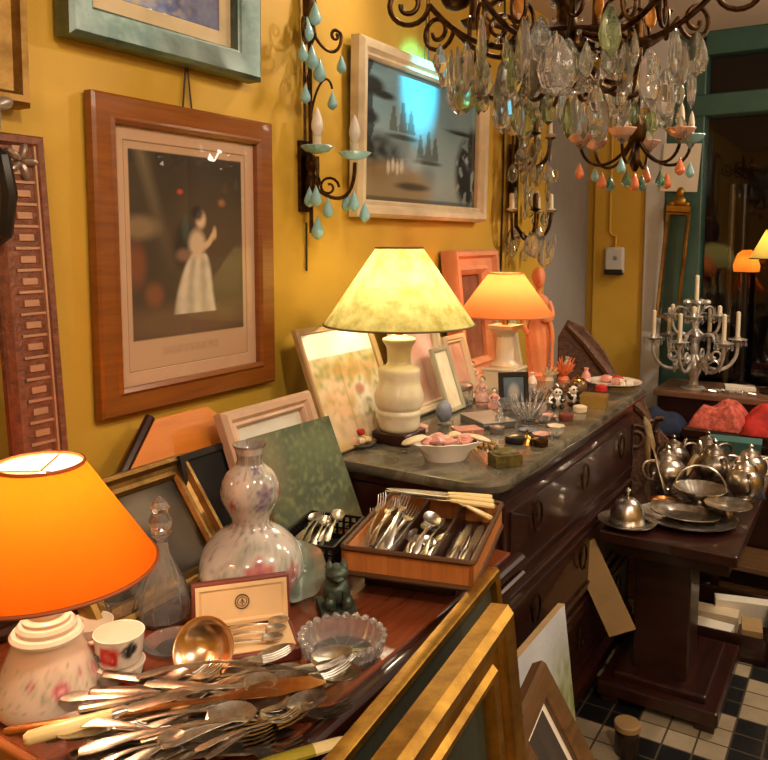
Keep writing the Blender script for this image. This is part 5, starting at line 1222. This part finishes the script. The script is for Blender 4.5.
for k in range(60): hang(t, ('med', 'lgrey', 'small', 'grey', 'leaf')[k % 5], (.02+.13*rb.random(), rb.uniform(-.13, .13), rb.uniform(-.2, .5)), sc=1.15)

# large chandelier: bronze scrolls and hundreds of crystals
cc = Vector((.735, 1.90, 2.085))
t = thing('crystal_chandelier', 'large bronze scroll chandelier hung with clear crystals at top', 'chandelier', cc)
MB().tube([(0, 0, .12), (0, 0, CEIL-cc.z-.03)], .006, 8).lathe(smooth_prof([(.01, -.1), (.03, -.08), (.045, -.04), (.03, -.01), (.025, .03), (.05, .07), (.03, .12), (.02, .2), (.01, .26)], 3), 20).build('stem', 'bronze', t)
MB().lathe([(.06, CEIL-cc.z-.001), (.05, CEIL-cc.z-.03), (.01, CEIL-cc.z-.05)], 20).build('ceiling_rose', 'bronze', t)
MB().tube([(.2*math.cos(a), .2*math.sin(a), .02) for a in [2*PI*k/40 for k in range(40)]], .007, 8, True).tube([(.12*math.cos(a), .12*math.sin(a), -.05) for a in [2*PI*k/32 for k in range(32)]], .006, 8, True).build('ring', 'bronze', t)
NA = 9
for k in range(NA):
    a = 2*PI*k/NA+3.70; u = Vector((math.cos(a), math.sin(a), 0)); R = .33
    pts = bez((0, 0, .0), u*.12+Vector((0, 0, -.12)), u*.26+Vector((0, 0, -.06)), u*.335+Vector((0, 0, .035)))
    MB().tube(pts, .007, 8).tube(spiral(u*.39+Vector((0, 0, .035)), .055, .014, PI, 1.5, 28, u), .0065, 8).build('arm', 'bronze', t)
    MB().tube(spiral(u*.16+Vector((0, 0, -.02)), .045, .012, -PI*.3, -1.4, 24, u), .005, 8).build('scroll', 'bronze', t)
    if k % 2 == 0 or k == 5:
        c = u*.27+Vector((0, 0, .035)); b = bobeche(MB(), c, .036, 8).build('drip_pan', 'bronze', t)
        MB().lathe([(.014, 0), (.012, .09), (.012, .1)], 12, Matrix.Translation(c)).build('candle_tube', 'bronze', b)
    else:
        MB().ell(u*.27+Vector((0, 0, .045)), (.03, .03, .02), 10, 6).build('cup', 'amber', t)
for k in range(10):
    a = 2*PI*k/10+.2; u = Vector((math.cos(a), math.sin(a), 0)); R = .13+.09*(k % 2)
    MB().tube(bez(u*.03+Vector((0, 0, -.06)), u*R*.5+Vector((0, 0, -.22)), u*R*1.1+Vector((0, 0, -.2)), u*R+Vector((0, 0, -.1)))+[u*(R-.02)+Vector((0, 0, -.085)), u*(R-.03)+Vector((0, 0, -.1))], .0065, 8).build('inner_arm', 'bronze', t)
    MB().lathe([(.006, -.012), (.024, 0), (.026, .006), (.012, .008), (.011, .04), (1e-5, .042)], 14, Matrix.Translation(u*R+Vector((0, 0, -.1)))).build('cup', 'bronze', t)
mb = MB()
for k in range(12):                      # linked hanging loops on the left of the frame
    a = 2*PI*k/12+2.5; u = Vector((math.cos(a), math.sin(a), 0)); w = Vector((-u.y, u.x, 0)); c = u*.235+Vector((0, 0, -.02))
    MB().tube([c+w*.018*math.cos(q)+Vector((0, 0, .035*math.sin(q))) for q in [2*PI*i/20 for i in range(20)]], .005, 6, True).build('link', 'bronze', t)
nd = 0
for k in range(92):
    a = k*2.39996; r = .05+.27*math.sqrt((k+.5)/92); z = -.02-.10*(1-(r/.34)**1.5)*1.15-rb.uniform(0, .07)
    kind = ('med', 'grey', 'small', 'leaf', 'lgrey', 'med', 'green', 'small')[k % 8]
    if r > .2 and k % 3 == 0: kind = 'lgrey' if k % 2 else 'leaf'
    hang(t, kind, (r*math.cos(a), r*math.sin(a), z), 0, None, 1.35)
for k in range(7): hang(t, 'amber', (.2*math.cos(k*.9), .2*math.sin(k*.9), .01))
for k in range(18):                      # swags of beads between the ring and the foot
    a = 2*PI*k/18; mb = MB(); u = Vector((math.cos(a), math.sin(a), 0))
    for q in range(11):
        s = q/10; p = u*(.2-.16*s)+Vector((0, 0, .01-.16*math.sin(s*HP)-.02*s)); mb.ell(p, (.0065, .0065, .0065), 8, 6)
    mb.build('bead_swag', 'crystal', t)
# smaller aqua and coral chandelier behind it
c2 = Vector((.76, 2.48, 1.86))
t = thing('coral_chandelier', 'smaller chandelier with coral and aqua drops hanging lower behind', 'chandelier', c2)
MB().tube([(0, 0, .1), (0, 0, CEIL-c2.z-.03)], .005, 8).lathe(smooth_prof([(.006, -.1), (.018, -.07), (.012, -.03), (.028, .0), (.03, .04), (.012, .08), (.02, .14), (.008, .2)], 3), 18).build('stem', 'bronze', t)
MB().lathe([(.05, CEIL-c2.z-.001), (.04, CEIL-c2.z-.025), (.01, CEIL-c2.z-.04)], 20).build('ceiling_rose', 'bronze', t)
M['blush'] = plain('blush_glass', 'd8a890', .2, coat=.4)
for k in range(6):
    a = 2*PI*k/6+.55; u = Vector((math.cos(a), math.sin(a), 0)); R = .17
    MB().tube(bez((0, 0, .02), u*.06+Vector((0, 0, -.12)), u*R+Vector((0, 0, -.1)), u*R+Vector((0, 0, -.005))), .005, 8).build('arm', 'iron', t)
    c = u*R; b = bobeche(MB(), c, .04, 10, .016).build('drip_pan', 'aqua' if k == 0 else 'blush', t)
    MB().lathe([(.01, 0), (.009, .05), (.006, .07), (1e-5, .085)], 12, Matrix.Translation(c)).build('candle_tube', 'candle', b)
    hang(t, 'coral' if k % 2 else 'aqua', u*R+Vector((0, 0, -.07)), .0); hang(t, 'coral' if k % 3 == 0 else 'aquag', u*.1+Vector((0, 0, -.1)), 0)
    for q in range(8): hang(t, ('med', 'grey', 'small', 'lgrey')[q % 4], u*(.04+.018*q)+Vector((.02*math.sin(q*2.2), .02*math.cos(q*3.1), .15-.018*q+.02*(q % 3))))
hang(t, 'coral', (0, 0, -.1), 0, 0, 1.1)
for k in range(24):
    a = k*2.4; hang(t, ('leaf', 'lgrey', 'med', 'green')[k % 4], (.13*math.sqrt(k/24)*math.cos(a), .13*math.sqrt(k/24)*math.sin(a), .2-.05*(k % 4)*.7), 0, None, .9)

# ================================================================== LIGHT
def light(name, kind, loc, energy, col, size=.1, target=None, spot=None, blend=.5):
    l = D.lights.new(name, kind); l.energy = energy; l.color = col
    if kind == 'AREA': l.size = size
    else: l.shadow_soft_size = size
    if spot: l.spot_size = math.radians(spot); l.spot_blend = blend
    o = D.objects.new(name, l); COL.objects.link(o); o.location = loc
    if target: o.rotation_euler = (Vector(target)-Vector(loc)).to_track_quat('-Z', 'Y').to_euler()
    return o
CW = (1, .83, .64)
light('ceiling_spot', 'SPOT', (1.5, 2.6, CEIL-.04), 38, CW, .05, (.0, 1.0, 1.5), 95)
light('wall_spot', 'SPOT', (.42, 2.15, CEIL-.03), 14, (1, .8, .58), .025, (0, 1.0, 1.55), 120, .7)
light('ceiling_spot', 'SPOT', (1.9, .4, CEIL-.04), 75, CW, .06, (.5, 1.0, .85), 90)
light('ceiling_spot', 'SPOT', (1.8, 3.5, CEIL-.04), 85, CW, .06, (.9, 3.2, .6), 95)
light('fill_point', 'POINT', (2.3, 1.3, CEIL-.3), 38, CW, .15)  # added point fill that lifts the room's ambient light
light('fill_point', 'POINT', (1.6, -.8, CEIL-.3), 22, CW, .15)  # added fill behind the camera, for ambient light and metal reflections
light('fill_point', 'POINT', (1.9, 3.4, CEIL-.5), 24, CW, .12)  # added fill, hung lower to brighten the ceiling near the window
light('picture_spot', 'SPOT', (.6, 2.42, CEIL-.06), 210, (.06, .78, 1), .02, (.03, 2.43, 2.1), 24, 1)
w = D.worlds.new('night'); SC.world = w; w.use_nodes = True
w.node_tree.nodes['Background'].inputs[0].default_value = (.02, .025, .035, 1); w.node_tree.nodes['Background'].inputs[1].default_value = .5

# ================================================================== CAMERA
cam = D.cameras.new('camera'); co = D.objects.new('camera', cam); COL.objects.link(co); SC.camera = co
cam.sensor_width = 36; cam.sensor_fit = 'HORIZONTAL'; cam.lens = F_PX/768*36; cam.shift_y = -(380-PY)/768; cam.clip_start = .02
co.location = CAM; co.rotation_euler = (HP-PITCH, 0, YAW)
SC.view_settings.view_transform = 'Standard'; SC.view_settings.look = 'None'; SC.view_settings.gamma = 1; SC.view_settings.exposure = 0; SC.view_settings.use_curve_mapping = False
